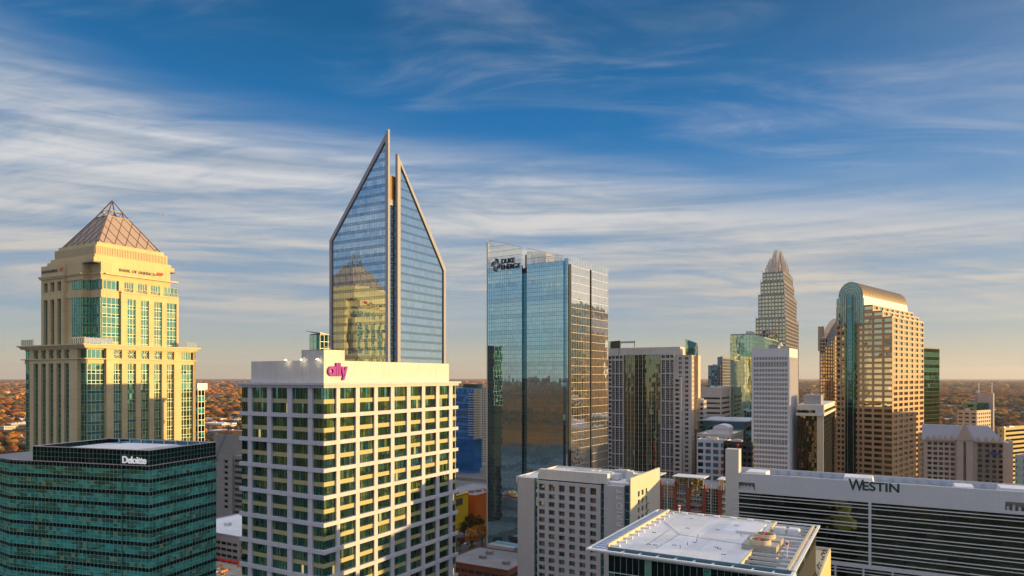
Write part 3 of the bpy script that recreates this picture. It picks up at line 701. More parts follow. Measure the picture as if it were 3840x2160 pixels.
# ================================================================ pointed twin-blade tower
PM = plain('slate_mullion', (.12,.17,.24), .5, .2)
def blade_tower():
    B = Bldg('pointed_tower', 'blue mirrored tower with two pointed stone-edged blades, behind the magenta-signed tower', 'skyscraper', 388.6, 320)
    W = -B.ul(329.8); y0 = B.ur(397.1, .2); yS = B.ur(440.4, .2); yE = B.ur(445.4, .2)
    zA = B.z(129.1); zS = B.z(240.7, -W, 0); zA2 = B.z(153.2, 1, y0); zS2 = B.z(256.4, 1, yS); zE = B.z(268.6, 1, yE)
    st = wallmat('tower_frame_stone', (.35,.36,.40), .06, (3.0, 2.0), .9)
    L, R = Face(0, 0, 0), Face(.2, 0, 90)
    lt = lambda x: zA+(zS-zA)*(-x/W)              # top edge of the left blade
    rt = lambda y: zA2+(zS2-zA2)*(y-y0)/(yS-y0) if y <= yS else zS2+(zE-zS2)*(y-yS)/(yE-yS)
    th = .9
    def frame(face, outer, inner, name):
        m = MB(); n_ = len(outer)
        for i in range(n_):
            j = (i+1) % n_; o0, o1, i0, i1 = outer[i], outer[j], inner[i], inner[j]
            P_ = lambda q, w: face.p(q[0], w, q[1])
            m.poly([P_(o0,.35), P_(o1,.35), P_(i1,.35), P_(i0,.35)]); m.poly([P_(o0,-th), P_(i0,-th), P_(i1,-th), P_(o1,-th)])
            m.poly([P_(o0,-th), P_(o1,-th), P_(o1,.35), P_(o0,.35)]); m.poly([P_(i0,.35), P_(i1,.35), P_(i1,-th), P_(i0,-th)])
        m.build(name, st, B.root)
    b = 1.5; sw = 1.7
    sl = (zA-zS)/W; k = b*sqrt(1+sl*sl)
    xi = -sw
    frame(L, [(-W,0),(0,0),(0,zA),(-W,zS)], [(-W+b,0),(xi,0),(xi,lt(xi)-k*1.2),(-W+b,lt(-W+b)-k*1.0)], 'blade_frame')
    yi = y0+2.2; sl2 = (zA2-zS2)/(yS-y0); k2 = b*.8*sqrt(1+sl2*sl2)
    frame(R, [(y0,0),(yE,0),(yE,zE),(yS,zS2),(y0,zA2)], [(yi,0),(yE-1.8,0),(yE-1.8,zE-1.5),(yS-1.6,rt(yS)-k2*.7),(yi,rt(yi)-k2)], 'blade_frame')
    fl = 4.05; nz = int(zA/fl)
    zs = []
    for i in range(nz): zs += [i*fl, i*fl+1.3]
    zs = [z for z in zs if z > 60]
    rm = lambda i, j: 1 if j % 2 == 0 else 0
    curtain(B, L, steps(-W+b-.4, xi+.4, 1.55), zs, [G['point'], G['pointd']], PM, .025, .03, .05, rowmat=rm, ztop=lambda u: lt(u)-k*.9, w=-.3)
    curtain(B, R, steps(yi-.4, yE-1.5, 1.55), zs, [G['point'], G['pointd']], PM, .025, .03, .05, rowmat=rm, ztop=lambda u: rt(u)-k2*.8, w=-.3)
    # blade backs
    bk = plain('blade_back_metal', (.45,.43,.40), .5, .2)
    m = MB(); m.poly([(-W,.95,0),(-W,.95,zS),(0,.95,zA),(0,.95,0)]); m.poly([(-.8,y0,0),(-.8,y0,zA2),(-.8,yS,zS2),(-.8,yE,zE),(-.8,yE,0)]); m.build('blade_back', bk, B.root)
    # recessed spine between the blades: windows below, gold plant enclosure above
    zG0, zG1 = B.z(197), B.z(172.5)
    S_ = Face(-1.6, 0, 90); zz = [z for z in zs if z < zG0-2]
    curtain(B, S_, [1.2, 3.0, 5.2, y0+.5], zz, [G['point'], G['pointd']], PM, .05, .1, .06, rowmat=rm)
    m = MB(); m.box(-12, -1.7, 1.2, y0+8, zG0-2, zG0); m.build('spine_cap', st, B.root)
    m = MB(); m.box(-10.5, -1.9, 1.2, y0+3, zG0, zG1)
    for i in range(6): m.box(-1.9, -1.75, 1.5+i*1.5, 1.7+i*1.5, zG0, zG1, 1)
    m.build('plant_enclosure', [plain('tan_metal_screen', (.34,.22,.10), .6), M['brown']], B.root)
    core(B, -12, -1.75, 1.1, y0+8, zG0-2, M['metal'])
    # body stepping down away from the spine
    m = MB(); n_ = 6
    for i in range(n_):
        for j in range(n_):
            xa, xb = -W+1+(W-2)*(n_-1-i)/n_, -W+1+(W-2)*(n_-i)/n_; ya, yb = y0+.5+(yE-y0-.6)*j/n_, y0+.5+(yE-y0-.6)*(j+1)/n_
            top = min(lt(xa), rt(yb))-6-5*(i+j)*.4; m.box(xa, xb, ya, yb, 0, top)
    m.box(-W+1, -1.75, 2.3, y0+.5, 0, zS-4); m.build('body', G['pointd'], B.root)
    B.finish()
blade_tower()

def green_roofed():
    B = Bldg('office_building', 'small teal glass building with a thin slanted roof, peeking out left of the pointed tower', 'building', 320, 430)
    x0, y1 = B.ul(309.8), B.ur(332)
    zt = B.z(350-17)
    core(B, x0+.3, -.3, .3, y1, zt-.4, M['dark'])
    curtain(B, Face(0,0,0), steps(x0, 0, 3.2), steps(100, zt-1, 4.2), [G['green'], G['greend']], M['gmul'], .1, .1, rowmat=lambda i, j: 1 if i > 1 and j > 2 else 0)
    curtain(B, Face(0,0,90), steps(0, y1, 3.2), steps(100, zt-1, 4.2), [G['greend']], M['alu'], .15, .12)
    MB().hexa([(x0-1.5,-1.5,zt+1.2),(1.5,-1.5,zt-.2),(1.5,y1,zt-1.6),(x0-1.5,y1,zt)], [(x0-1.5,-1.5,zt+1.6),(1.5,-1.5,zt+.2),(1.5,y1,zt-1.2),(x0-1.5,y1,zt+.4)]).build('roof', M['alu'], B.root)
green_roofed()

# ================================================================ tall sky-mirroring tower
def mirror_tower():
    B = Bldg('glass_tower', 'tall sky-blue mirrored tower with raked screen top and dark lettering, at the centre', 'skyscraper', 567.2, 445, yaw=34)
    W = -B.ul(487.7)
    xa, xb, xc, xd = B.ul(521.9), B.ul(526.9), B.ul(563.3), 0
    y0 = 3.2; Rf = lambda p: B.ur(p, 0)
    ya, yb, yc, yd = B.ur(570.9, 0), B.ur(589.2, 0), B.ur(591.1, 0), B.ur(607.5, 0)
    fl = 5.5
    zr = 201.0; fzs = [zr-fl*i/2 for i in range(70)]; fzs = sorted(z for z in fzs if z > 0)
    rm = lambda i, j: 1 if (len(fzs)-2-j) % 4 == 0 else 0
    L, R = Face(0, 0, 0), Face(0, 0, 90)
    # the two parts of the front skin stand proud of the slot between them
    def lt(u):
        if u <= xa+.01: return B.z(239.9, -W, 0)+(B.z(247.3, xa, 0)-B.z(239.9, -W, 0))*(u+W)/(xa+W)
        return B.z(248.2, xb, 0)+(B.z(255.8, xc, 0)-B.z(248.2, xb, 0))*(u-xb)/(xc-xb)
    m0 = M['metal']
    mul = plain('blue_grey_mullion', (.12,.16,.19), .4, .4)
    for a, b in ((-W, xa), (xb, xc)):
        us = steps(a, b, 1.62)
        curtain(B, L, us, fzs, [G['duke'], G['duked']], mul, .06, .06, .07, rowmat=rm, w=0)
        # raked screen above the roof, with its steel behind
        g, s_ = MB(), MB(); zz = [zr, zr+3.8, zr+7.6, zr+11.4, zr+15.2, zr+19]
        for i in range(len(us)-1):
            for j in range(len(zz)-1):
                t0, t1 = min(zz[j+1], lt(us[i])), min(zz[j+1], lt(us[i+1]))
                if t0 > zz[j] and t1 > zz[j]: L.pane(g, us[i], us[i+1], zz[j], t0, 0, z1b=t1)
            L.box(s_, us[i]-.05, us[i]+.05, -.25, -.05, zr, lt(us[i]))
            if i % 3 == 0: s_.bar(L.p(us[i], -3.5, zr), L.p(us[i], -.3, min(lt(us[i])-1, zr+13)), .16); s_.bar(L.p(us[i], -3.5, zr), L.p(us[i], -3.5, min(lt(us[i])-2, zr+10)), .16)
        for z in zz[1:]:
            ok = [u for u in us if lt(u) > z]
            if len(ok) > 1: L.box(s_, ok[0], ok[-1], .0, .1, z-.1, z+.1); L.box(s_, ok[0], ok[-1], -1.6, -1.3, z-.9, z-.7)
        s_.bar(L.p(us[0], 0, lt(us[0])), L.p(us[-1], 0, lt(us[-1])), .14)
        g.build('screen_glass', G['screen'], B.root); s_.build('screen_steel', m0, B.root)
    fin = MB(); fin.box(-W-.9, -W, 0, 4, 0, zr-1); fin.box(-W-.9, -W, 0, 2.5, zr-1, lt(-W)-2); fin.build('edge_fin', M['cream2'], B.root)
    slot = Face(0, 1.3, 0)
    curtain(B, slot, [xa, (xa+xb)/2, xb], fzs[:-2], [G['recess']], mul, .06, .1)
    core(B, -W+.2, -.6, 1.6, yd-.4, zr-2, M['dark'])
    m = MB(); m.box(-W+.1, xa, .2, 1.3, 0, zr-.2); m.box(xb, xc, .2, 1.3, 0, zr-.2); m.build('slab_edges', G['duked'], B.root)
    # notched corner bay
    cz = B.z(258.7, xc, 2)
    curtain(B, Face(0, 1.4, 0), steps(xc, 0, 1.6), [z for z in fzs if z < cz-1]+[cz], [G['duked']], mul, .06, .08)
    # right face
    z1, z2 = B.z(256.7, 0, ya), B.z(262, 0, yb); z3, z4 = B.z(263.7, 0, yc), B.z(268, 0, yd)
    wm = plain('pale_champagne_mullion', (.80,.72,.62), .45, .1)
    for a, b, za, zb in ((max(ya, 1.2), yb, z1, z2), (yc, yd, z3, z4)):
        tp = lambda u: za+(zb-za)*(u-a)/(b-a)
        zz = sorted(set([z for z in fzs if z < min(za, zb)]+[max(za, zb)]))
        curtain(B, R, steps(a, b, 2.4), zz, [G['duker']], wm, .06, .05, .09, ztop=tp, w=.4, zevery=2)
    curtain(B, Face(-1.2, 0, 90), [yb, (yb+yc)/2, yc], fzs[:-1], [G['recess']], M['dark'], .1, .1)
    core(B, -.7, .1, 2.5, yb, zr-3, M['dark'], name='edge_wall'); core(B, -.7, .1, yc, yd-.4, zr-3, M['dark'], name='edge_wall')
    MB().box(-W+1, -1.5, 3, yd-1, zr-2, zr-1.6).build('roof', M['roofg'], B.root)
    bx = MB(); bx.box(xa-4, xb+9, 10, 22, zr-2, zr+9); bx.box(xa+.5, xb+.5, 6, 9, zr+3, zr+10); bx.build('plant_room', plain('tan_plant_room', (.62,.44,.26), .7), B.root)
    # lettering and pinwheel emblem
    def lx(p): return B.ul(p)
    sx = (1780*.26667); X = lambda v: lx((1780+v/7.246)*.26667); Z = lambda v, p: B.z((880+v/7.246)*.26667, X(p), 0)
    text_obj('DUKE', 4.6, B.root, M['signdark'], 'lettering', (X(725), -.35, Z(785, 800)), 0, .3, .10, spacing=.9)
    text_obj('ENERGY', 4.6, B.root, M['signdark'], 'lettering', (X(722), -.35, Z(940, 800)), 0, .3, .10, spacing=.88)
    m = MB(); cu, cz_ = X(585), Z(825, 585); R_ = (X(700)-X(470))/2*1.05
    def blob(a, mi):
        pts = []
        for k in range(9): t = a+pi/2*(k/8)*1.05; pts.append((R_*(.60+.45*sin(pi*k/8)), t))
        inn = [(R_*(.22+.12*k/8), a+pi/2*(k/8)*.9) for k in range(9)]
        for k in range(8):
            q = [pts[k], pts[k+1], inn[k+1], inn[k]]
            m.poly([L.p(cu+r_*cos(t), .45, cz_+r_*1.15*sin(t)) for r_, t in q], mi)
    for k in range(4): blob(k*pi/2+.5, 1)
    for k in range(4):
        for q in range(7):
            t0, t1 = k*pi/2+.5+q*.18, k*pi/2+.5+(q+1)*.18; r0, r1 = R_*(.55+.07*q), R_*(.55+.07*(q+1))
            wd = R_*.15*sin(pi*(q+.8)/8)
            m.poly([L.p(cu+(r0-wd)*cos(t0), .6, cz_+(r0-wd)*1.15*sin(t0)), L.p(cu+(r0+wd)*cos(t0), .6, cz_+(r0+wd)*1.15*sin(t0)), L.p(cu+(r1+wd)*cos(t1), .6, cz_+(r1+wd)*1.15*sin(t1)), L.p(cu+(r1-wd)*cos(t1), .6, cz_+(r1-wd)*1.15*sin(t1))], 0)
    m.build('emblem', [M['signdark'], plain('emblem_grey', (.28,.28,.33), .5)], B.root)
    # pale canopy at the street
    MB().box(-W+4, -W+26, -6, -.2, 4, 9).build('street_canopy', M['alu'], B.root)
mirror_tower()

# ================================================================ stone tower with the bowed glass centre
def bowed_tower():
    B = Bldg('hotel_tower', 'pale stone tower with a bowed finned glass centre, just right of the blue mirrored tower', 'skyscraper', 691.7, 545)
    S = wallmat('pale_rose_stone', (.60,.54,.50), .06, (4.2, 3.6), .92); g = (G['wind'], M['alu']); B.zlo = 50
    pxr = lambda v: 594.7+v*.1141; py = lambda v: 328+v*.1141
    x = lambda v: B.ul(pxr(v))
    zt = B.z(py(235)); fl = 3.75; y1 = B.ur(698.8)
    zl = B.z(py(228), x(400), 0)
    F0 = Face(0, 0, 0)
    xl = x(60)
    core(B, xl, -.6, 1.2, 30, zt, S)
    rows = lambda top, n_, h=2.3: [(top-1.6-fl*i-h, top-1.6-fl*i) for i in range(n_)]
    m = MB()
    # side strips and wings, three floors grouped per stone band
    punched(B, m, F0, [(x(122), x(149))], rows(zl, 34), x(60), x(153), 0, zl, 1.0, g, 2, 1, .12)
    def wing(a, b, cols):
        gr = []; z = zl-1.2; gr.append((z-2.6, z)); z -= 4.2
        while z > 15: gr.append((z-fl*2.75, z)); z -= fl*3
        gr = [(a_, b_) for a_, b_ in gr]
        f = Face(0, -2.0, 0)
        for p, q in inv(cols, a, b): f.box(m, p, q, -3.0, 0, 0, zl)
        for c0, c1 in cols:
            for p, q in inv(gr, 0, zl): f.box(m, c0, c1, -3.0, -.003, p, q)
            for p, q in gr: B.win(f, c0, c1, p, q, -.9, g, 2, 6 if q-p > 5 else 1, .13)
    wing(x(153), x(262), [(x(158), x(182)), (x(190), x(218)), (x(226), x(250))])
    wing(x(583), x(700), [(x(592), x(620)), (x(630), x(660)), (x(667), x(695))])
    # right-hand setbacks
    f2 = Face(0, -3.6, 0); zm = B.z(py(430), x(735), 0)
    punched(B, m, f2, [(x(716), x(754))], rows(zm, 26), x(700), x(772), 0, zm, 3.6, g, 2, 1, .12)
    punched(B, m, F0, [(x(735), x(762)), (x(790), x(820))], rows(zt, 34), x(700), -.0, 0, zt, 1.0, g, 2, 1, .12)
    R = Face(0, 0, 90); yr = B.ur(pxr(870)); 
    punched(B, m, R, [(yr*.35, yr*.65)], rows(zt, 34), 0.02, yr, 0, zt, 1.0, g, 2, 1, .12)
    m.build('stone_wall', S, B.root)
    # bow of glass
    a, b = x(262), x(583); n_ = 18; bow = 4.0; zb = B.z(py(235), x(420), -3)
    pts = [(a+(b-a)*i/n_, -1.0-bow*sin(pi*i/n_)**.8) for i in range(n_+1)]
    gl, mu = MB(), MB(); zs = [zb-fl*i/1.0 for i in range(int(zb/fl)+1)]
    for i in range(n_):
        for j in range(len(zs)-1): (p, q), (r_, s_) = pts[i], pts[i+1]; gl.poly([(p,q,zs[j+1]),(r_,s_,zs[j+1]),(r_,s_,zs[j]),(p,q,zs[j])], 0)
    for i, (p, q) in enumerate(pts):
        if i % 2 == 0: mu.bar((p, q-.25, 0), (p, q-.25, zb+(5.5 if 1 < i < n_-1 else 0)), .32, 0)
        else: mu.bar((p, q-.06, 0), (p, q-.06, zb), .08, 1)
    for z in zs:
        for i in range(n_): mu.bar((*pts[i], z), (*pts[i+1], z), .12, 1)
    gl.build('bowed_glass_wall', G['olive'], B.root)
    finm = plain('champagne_fin', (.62,.48,.36), .45, .2)
    mu.build('fin', [finm, M['gmul']], B.root)
    MB().prism([(p, q) for p, q in pts]+[(b, 1.2), (a, 1.2)], zb-.5, zb-.2).build('roof', M['roofg'], B.root)
    # penthouse and sail screens
    zp0 = zl-1
    MB().box(x(200), x(735), 4, 24, zp0, B.z(py(170), x(450), 4)).build('penthouse', S, B.root)
    MB().box(x(112), x(195), 3, 20, zp0, B.z(py(180), x(150), 4)).build('penthouse', S, B.root)
    Fs = Face(0, 6, 0); m = MB(); Fs.pane(m, x(775), x(885), zt-1, B.z(py(95), x(790), 6), 0, z1b=B.z(py(135), x(880), 6)); m.build('sail_screen', G['green'], B.root)
    m = MB(); Fs.box(m, x(778), x(850), -8, 0, zt, B.z(py(178), x(800), 6)); m.build('penthouse', S, B.root)
    m = MB(); Fs.pane(m, x(90), x(205), zp0, B.z(py(120), x(100), 6), 1, z1b=B.z(py(110), x(205), 6)); m.build('sail_screen', G['green'], B.root)
    m = MB(); q = [x(205), x(335)]; zz0, zz1 = B.z(py(180), q[0], 6), B.z(py(118), q[0], 6); Fs.box(m, q[0], q[1], 0, .5, zz1-1.6, zz1); Fs.box(m, q[1]-.8, q[1], 0, .5, zz0-3, zz1); Fs.box(m, q[0], q[0]+.6, 0, .5, zz0-3, zz1); m.build('roof_frame', M['alu'], B.root)
    # curved glass at the right edge
    gl, mu = MB(), MB(); ye = B.ur(697.3, 1.5); zt2 = B.z(py(160), 0, 5)
    qs = [(.6, yr), (2.0, yr+(ye-yr)*.35), (2.4, yr+(ye-yr)*.7), (1.6, ye)]
    for i in range(3):
        for j in range(int(zt2/fl)): gl.poly([(*qs[i], j*fl), (*qs[i+1], j*fl), (*qs[i+1], (j+1)*fl), (*qs[i], (j+1)*fl)])
    for q_ in qs: mu.bar((*q_, 0), (*q_, zt2), .28)
    gl.build('bowed_glass_wall', G['amber'], B.root); mu.build('fin', finm, B.root)
    core(B, -8, -.2, yr, max(y1, ye), B.z(py(245), 0, ye), S)
    B.finish(100)
    # podium wing
    P = Bldg('podium_wing', 'low pale wing with finned windows, at the foot of the bowed stone tower', 'building', 724, 470)
    zt = P.z(483); xl = P.ul(683)
    core(P, xl, -.3, .5, 26, P.z(466, xl, 26)*0+zt-.6, S); m = MB(); f = Face(0, 0, 0)
    n_ = 11; cs = []; 
    for i in range(n_): u = xl+(0-xl)*i/n_; cs.append((u+.35, u+(-xl)/n_-.35))
    punched(P, m, f, cs, [(zt-9, zt-1.6), (zt-17, zt-10)], xl, 0, 0, zt, .8, (G['olive'], M['alu']), 2, 3, .1); m.build('stone_wall', S, P.root)
    MB().box(xl+.5, -.5, .8, 26, zt-.5, zt-.1).build('roof', M['roofg'], P.root)
    m = MB()
    for i in range(0, n_+1): f.box(m, xl-xl*i/n_-.25, xl-xl*i/n_+.25, 0, .7, zt-18, zt+.8)
    m.build('fin', finm, P.root); rooftop(P, [(-6, 12, 1.2, 1, 1.5), (xl*.4, 8, 1, 1, 1.2)], zt-.1, M['alu']); P.finish()
bowed_tower()

# ================================================================ barrel-vaulted granite tower
def vault_tower():
    B = Bldg('vaulted_tower', 'brown granite tower with stepped shoulders and a bronze barrel-vault top, on the right', 'skyscraper', 892.3, 560, yaw=46)
    S = wallmat('brown_granite', (.46,.27,.15), .07, (2.6, 1.9), .92, rough=.5, spec=.5); g = (G['wf'], M['dark']); B.zlo = 60
    kx = lambda v: 800+v*.15643; ky = lambda v: 266.7+v*.15643
    x = lambda v: B.ul(kx(v)); y = lambda v, xx=0: B.ur(kx(v), xx)
    ztop = B.z(ky(318)); fl = 4.69; xL = x(232)
    yE = y(792)
    z1 = B.z(ky(281), x(527), 0); z2 = B.z(ky(243), x(465), 0)
    xs1, xs2, xv = x(527), x(465), x(405)
    ye1, ye2 = y(762, xs1), y(725, xs2)
    arcx0, arcx1 = x(291), x(345)
    m = MB(); L, R = Face(0, 0, 0), Face(0, 0, 90)
    def rws(zt, zb, h=2.75, off=1.25):
        o = []; z = zt-off
        while z-h > zb: o.append((z-h, z)); z -= fl
        return o
    core(B, xL+.6, -.9, .9, yE-.4, ztop-.3, S); core(B, x(375)+.5, xs1-.9, .9, ye1-.4, z1-.2, S); core(B, x(375)+.5, xs2-.9, .9, ye2-.4, z2-.2, S)
    c_main = [(x(408), x(459)), (x(471), x(524)), (x(537), x(588))]
    c_small = [(x(348), x(366)), (x(377), x(396))]
    punched(B, m, L, c_small+c_main, rws(ztop, 20), x(345), 0, 0, ztop, .8, g, 1, 1, 0)
    punched(B, m, L, [(x(377), x(396)), c_main[0], (x(471), x(524))], rws(z1, ztop+.3, 2.6, 1.2), x(375), xs1, ztop, z1, .8, g, 1, 1, 0)
    punched(B, m, L, [(x(377), x(396)), c_main[0]], rws(z2, z1+.3, 2.6, 1.2), x(375), xs2, z1, z2, .8, g, 1, 1, 0)
    punched(B, m, L, [(x(237), x(256)), (x(264), x(282))], rws(B.z(ky(371), x(260), 0), 20), xL, arcx0, 0, B.z(ky(371), x(260), 0), .8, g, 1, 1, 0)
    punched(B, m, L, [(x(237), x(254))], rws(B.z(ky(262), x(240), 0), B.z(ky(371), x(260), 0)), xL, x(262), B.z(ky(371), x(260), 0), B.z(ky(262), x(240), 0), .8, g, 1, 1, 0)
    cr = [(y(p)-1.6*0, y(p+24)) for p in (599, 633, 666, 700, 732, 765)]
    punched(B, m, R, cr, rws(ztop, 20), 0.82, yE, 0, ztop, .8, g, 1, 1, 0)
    R1, R2 = Face(xs1, 0, 90), Face(xs2, 0, 90)
    def evenc(a, b, n_): w_ = (b-a)/n_; return [(a+w_*i+w_*.16, a+w_*(i+1)-w_*.16) for i in range(n_)]
    punched(B, m, R1, evenc(1, ye1, 7), rws(z1, ztop+.2, 2.4, 1.0), .82, ye1, ztop, z1, .8, g, 1, 1, 0)
    punched(B, m, R2, evenc(1, ye2, 8), rws(z2, z1+.2, 2.4, 1.0), .82, ye2, z1, z2, .8, g, 1, 1, 0)
    m.build('granite_wall', S, B.root)
    for a, b, c, d, z in ((xL, 0, 0, yE, ztop), (x(375), xs1, 0, ye1, z1), (x(375), xs2, 0, ye2, z2)):
        MB().box(max(a, x(375)) if z > ztop else x(345), b, c+.9, d, z-.3, z-.1).build('roof', M['roofg'], B.root)
        q = MB(); q.box(x(345), b-.1, -.06, .12, z, z+.25); q.box(b-.2, b+.06, .12, d, z, z+.25)
        for k in range(int(d/3)): q.bar((b-.1, 1+k*3, z), (b-.1, 1+k*3, z+1.1), .07)
        q.build('roof_rail', M['alu'], B.root)
    # glazed arch front and vault
    xa, xb = x(250), xv; rad = (xb-xa)/2; xm = (xa+xb)/2; ye3 = y(683, xb)
    zsp = B.z(ky(185), xb, 0); 
    vt = B.z(ky(98), xm, 0); rz = vt-zsp; n_ = 18
    arc = [(xm-rad*cos(pi*i/n_), zsp+rz*sin(pi*i/n_)) for i in range(n_+1)]
    gf, gm = MB(), MB(); Fa = Face(0, -.9, 0); zlow = B.z(ky(371), xm, 0)
    us = [xa+(xb-xa)*i/16 for i in range(17)]
    top = lambda u: zsp+rz*sqrt(max(0, 1-((u-xm)/rad)**2))
    for i in range(16):
        z = 100
        while z < vt:
            a0, a1 = z, z+2.0; t0, t1 = min(a1, top(us[i])), min(a1, top(us[i+1]))
            lowc = zlow if (us[i] < arcx0-.3 or us[i+1] > arcx1+.3) else 0
            if max(t0, t1) > a0 and a0 >= lowc-1: Fa.pane(gf, us[i], us[i+1], a0, max(t0, a0), 0, z1b=max(t1, a0))
            z += 2.0
    for u in us: Fa.box(gm, u-.05, u+.05, 0, .1, zlow, top(u))
    z = zlow
    while z < vt:
        dd = rad*sqrt(max(0, 1-((z-zsp)/rz)**2)) if z > zsp else rad; Fa.box(gm, xm-dd, xm+dd, 0, .1, z-.06, z+.06); z += 2.0
    gf.build('arched_glass_front', G['vault'], B.root); gm.build('mullion_grid', M['gmul'], B.root)
    # nested arches around the dark centre slot
    ar = MB()
    for rr, w_, wd, zb_ in ((.86, .2, .22, zlow), (.70, .3, .22, zlow), (.52, .45, .25, zlow), (.36, .6, .25, 0), (.24, .85, .2, 0)):
        r_ = rad*rr; zc = zsp+rz*.1-(1-rr)*4; pts = [(xm-r_, zb_)]+[(xm-r_*cos(pi*i/12), zc+r_*1.25*sin(pi*i/12)) for i in range(13)]+[(xm+r_, zb_)]
        for i in range(len(pts)-1): ar.bar((pts[i][0], -.9-w_, pts[i][1]), (pts[i+1][0], -.9-w_, pts[i+1][1]), wd)
    ar.build('arch_rib', M['gmul'], B.root)
    sl = MB(); Fs = Face(0, -1.7, 0); r_ = rad*.16; zc = B.z(ky(182), xm, 0)
    sl.prism([(xm-r_, -2.2), (xm+r_, -2.2), (xm+r_, -.9), (xm-r_, -.9)], 0, zc); sl.build('dark_slot', G['recess'], B.root)
    st = MB(); 
    for s_ in (-1, 1):
        st.prism([(xm+s_*rad*.36-.5, -1.8), (xm+s_*rad*.36+.5, -1.8), (xm+s_*rad*.36+.5, .8), (xm+s_*rad*.36-.5, .8)], 0, zlow)
    st.build('slot_pier', G['greend'], B.root)
    slg = MB(); Face(0, -.5, 0).pane(slg, arcx0, arcx1, 0, 100.1); slg.build('slot_glass', G['recess'], B.root)
    v = MB(); lo = B.z(ky(243), xb, 0); ny = 14
    for i in range(n_):
        for j in range(ny):
            ya_, yb_ = -.9+(ye3+.9)*j/ny, -.9+(ye3+.9)*(j+1)/ny
            v.poly([(arc[i][0], ya_, arc[i][1]), (arc[i][0], yb_, arc[i][1]), (arc[i+1][0], yb_, arc[i+1][1]), (arc[i+1][0], ya_, arc[i+1][1])][::-1])
    v.poly([(a_, ye3, c_) for a_, c_ in arc]); 
    bz = wallmat('bronze_vault_metal', (.26,.20,.10), .06, (1.2, 1.2), .8, rough=.38, metal=.55)
    v.build('barrel_vault', bz, B.root)
    rb = MB()
    for j in range(ny+1):
        yy = -.9+(ye3+.9)*j/ny
        for i in range(n_): rb.bar((arc[i][0], yy, arc[i][1]), (arc[i+1][0], yy, arc[i+1][1]), .1)
    rb.build('vault_rib', M['brown'], B.root)
    # pale drum below the vault on the right side
    d = MB(); d.box(xa-1.2, xb+.5, -.3, ye3+.4, zlow, zsp-1.8); d.box(xa, xb, -.2, ye3, zsp-1.8, zsp+.05); d.build('vault_base', M['alu'], B.root)
    Fr = Face(xb+.5, 0, 90); m_ = MB(); 
    for j in range(1, 5): Fr.box(m_, -.2, ye3, 0, .12, zlow+(zsp-zlow)*j/5.5, zlow+(zsp-zlow)*j/5.5+.15)
    for j in range(26): Fr.box(m_, ye3*j/25-.06, ye3*j/25+.06, 0, .1, lo-2, zsp-1.8)
    m_.build('base_trim', M['whitem'], B.root)
    gs = MB(); Face(-0, -.9, 0).box(gs, x(236), xa, -3, 0, B.z(ky(262), xa, 0), B.z(ky(205), xa, 0)); gs.box(x(238), xa, 0, 14, zlow, B.z(ky(215), xa, 0)); gs.build('glass_shoulder', G['vault'], B.root)
    B.finish(100)
vault_tower()
kx4 = lambda v: 693.3+v*.1748
ky4 = lambda v: 240+v*.1748
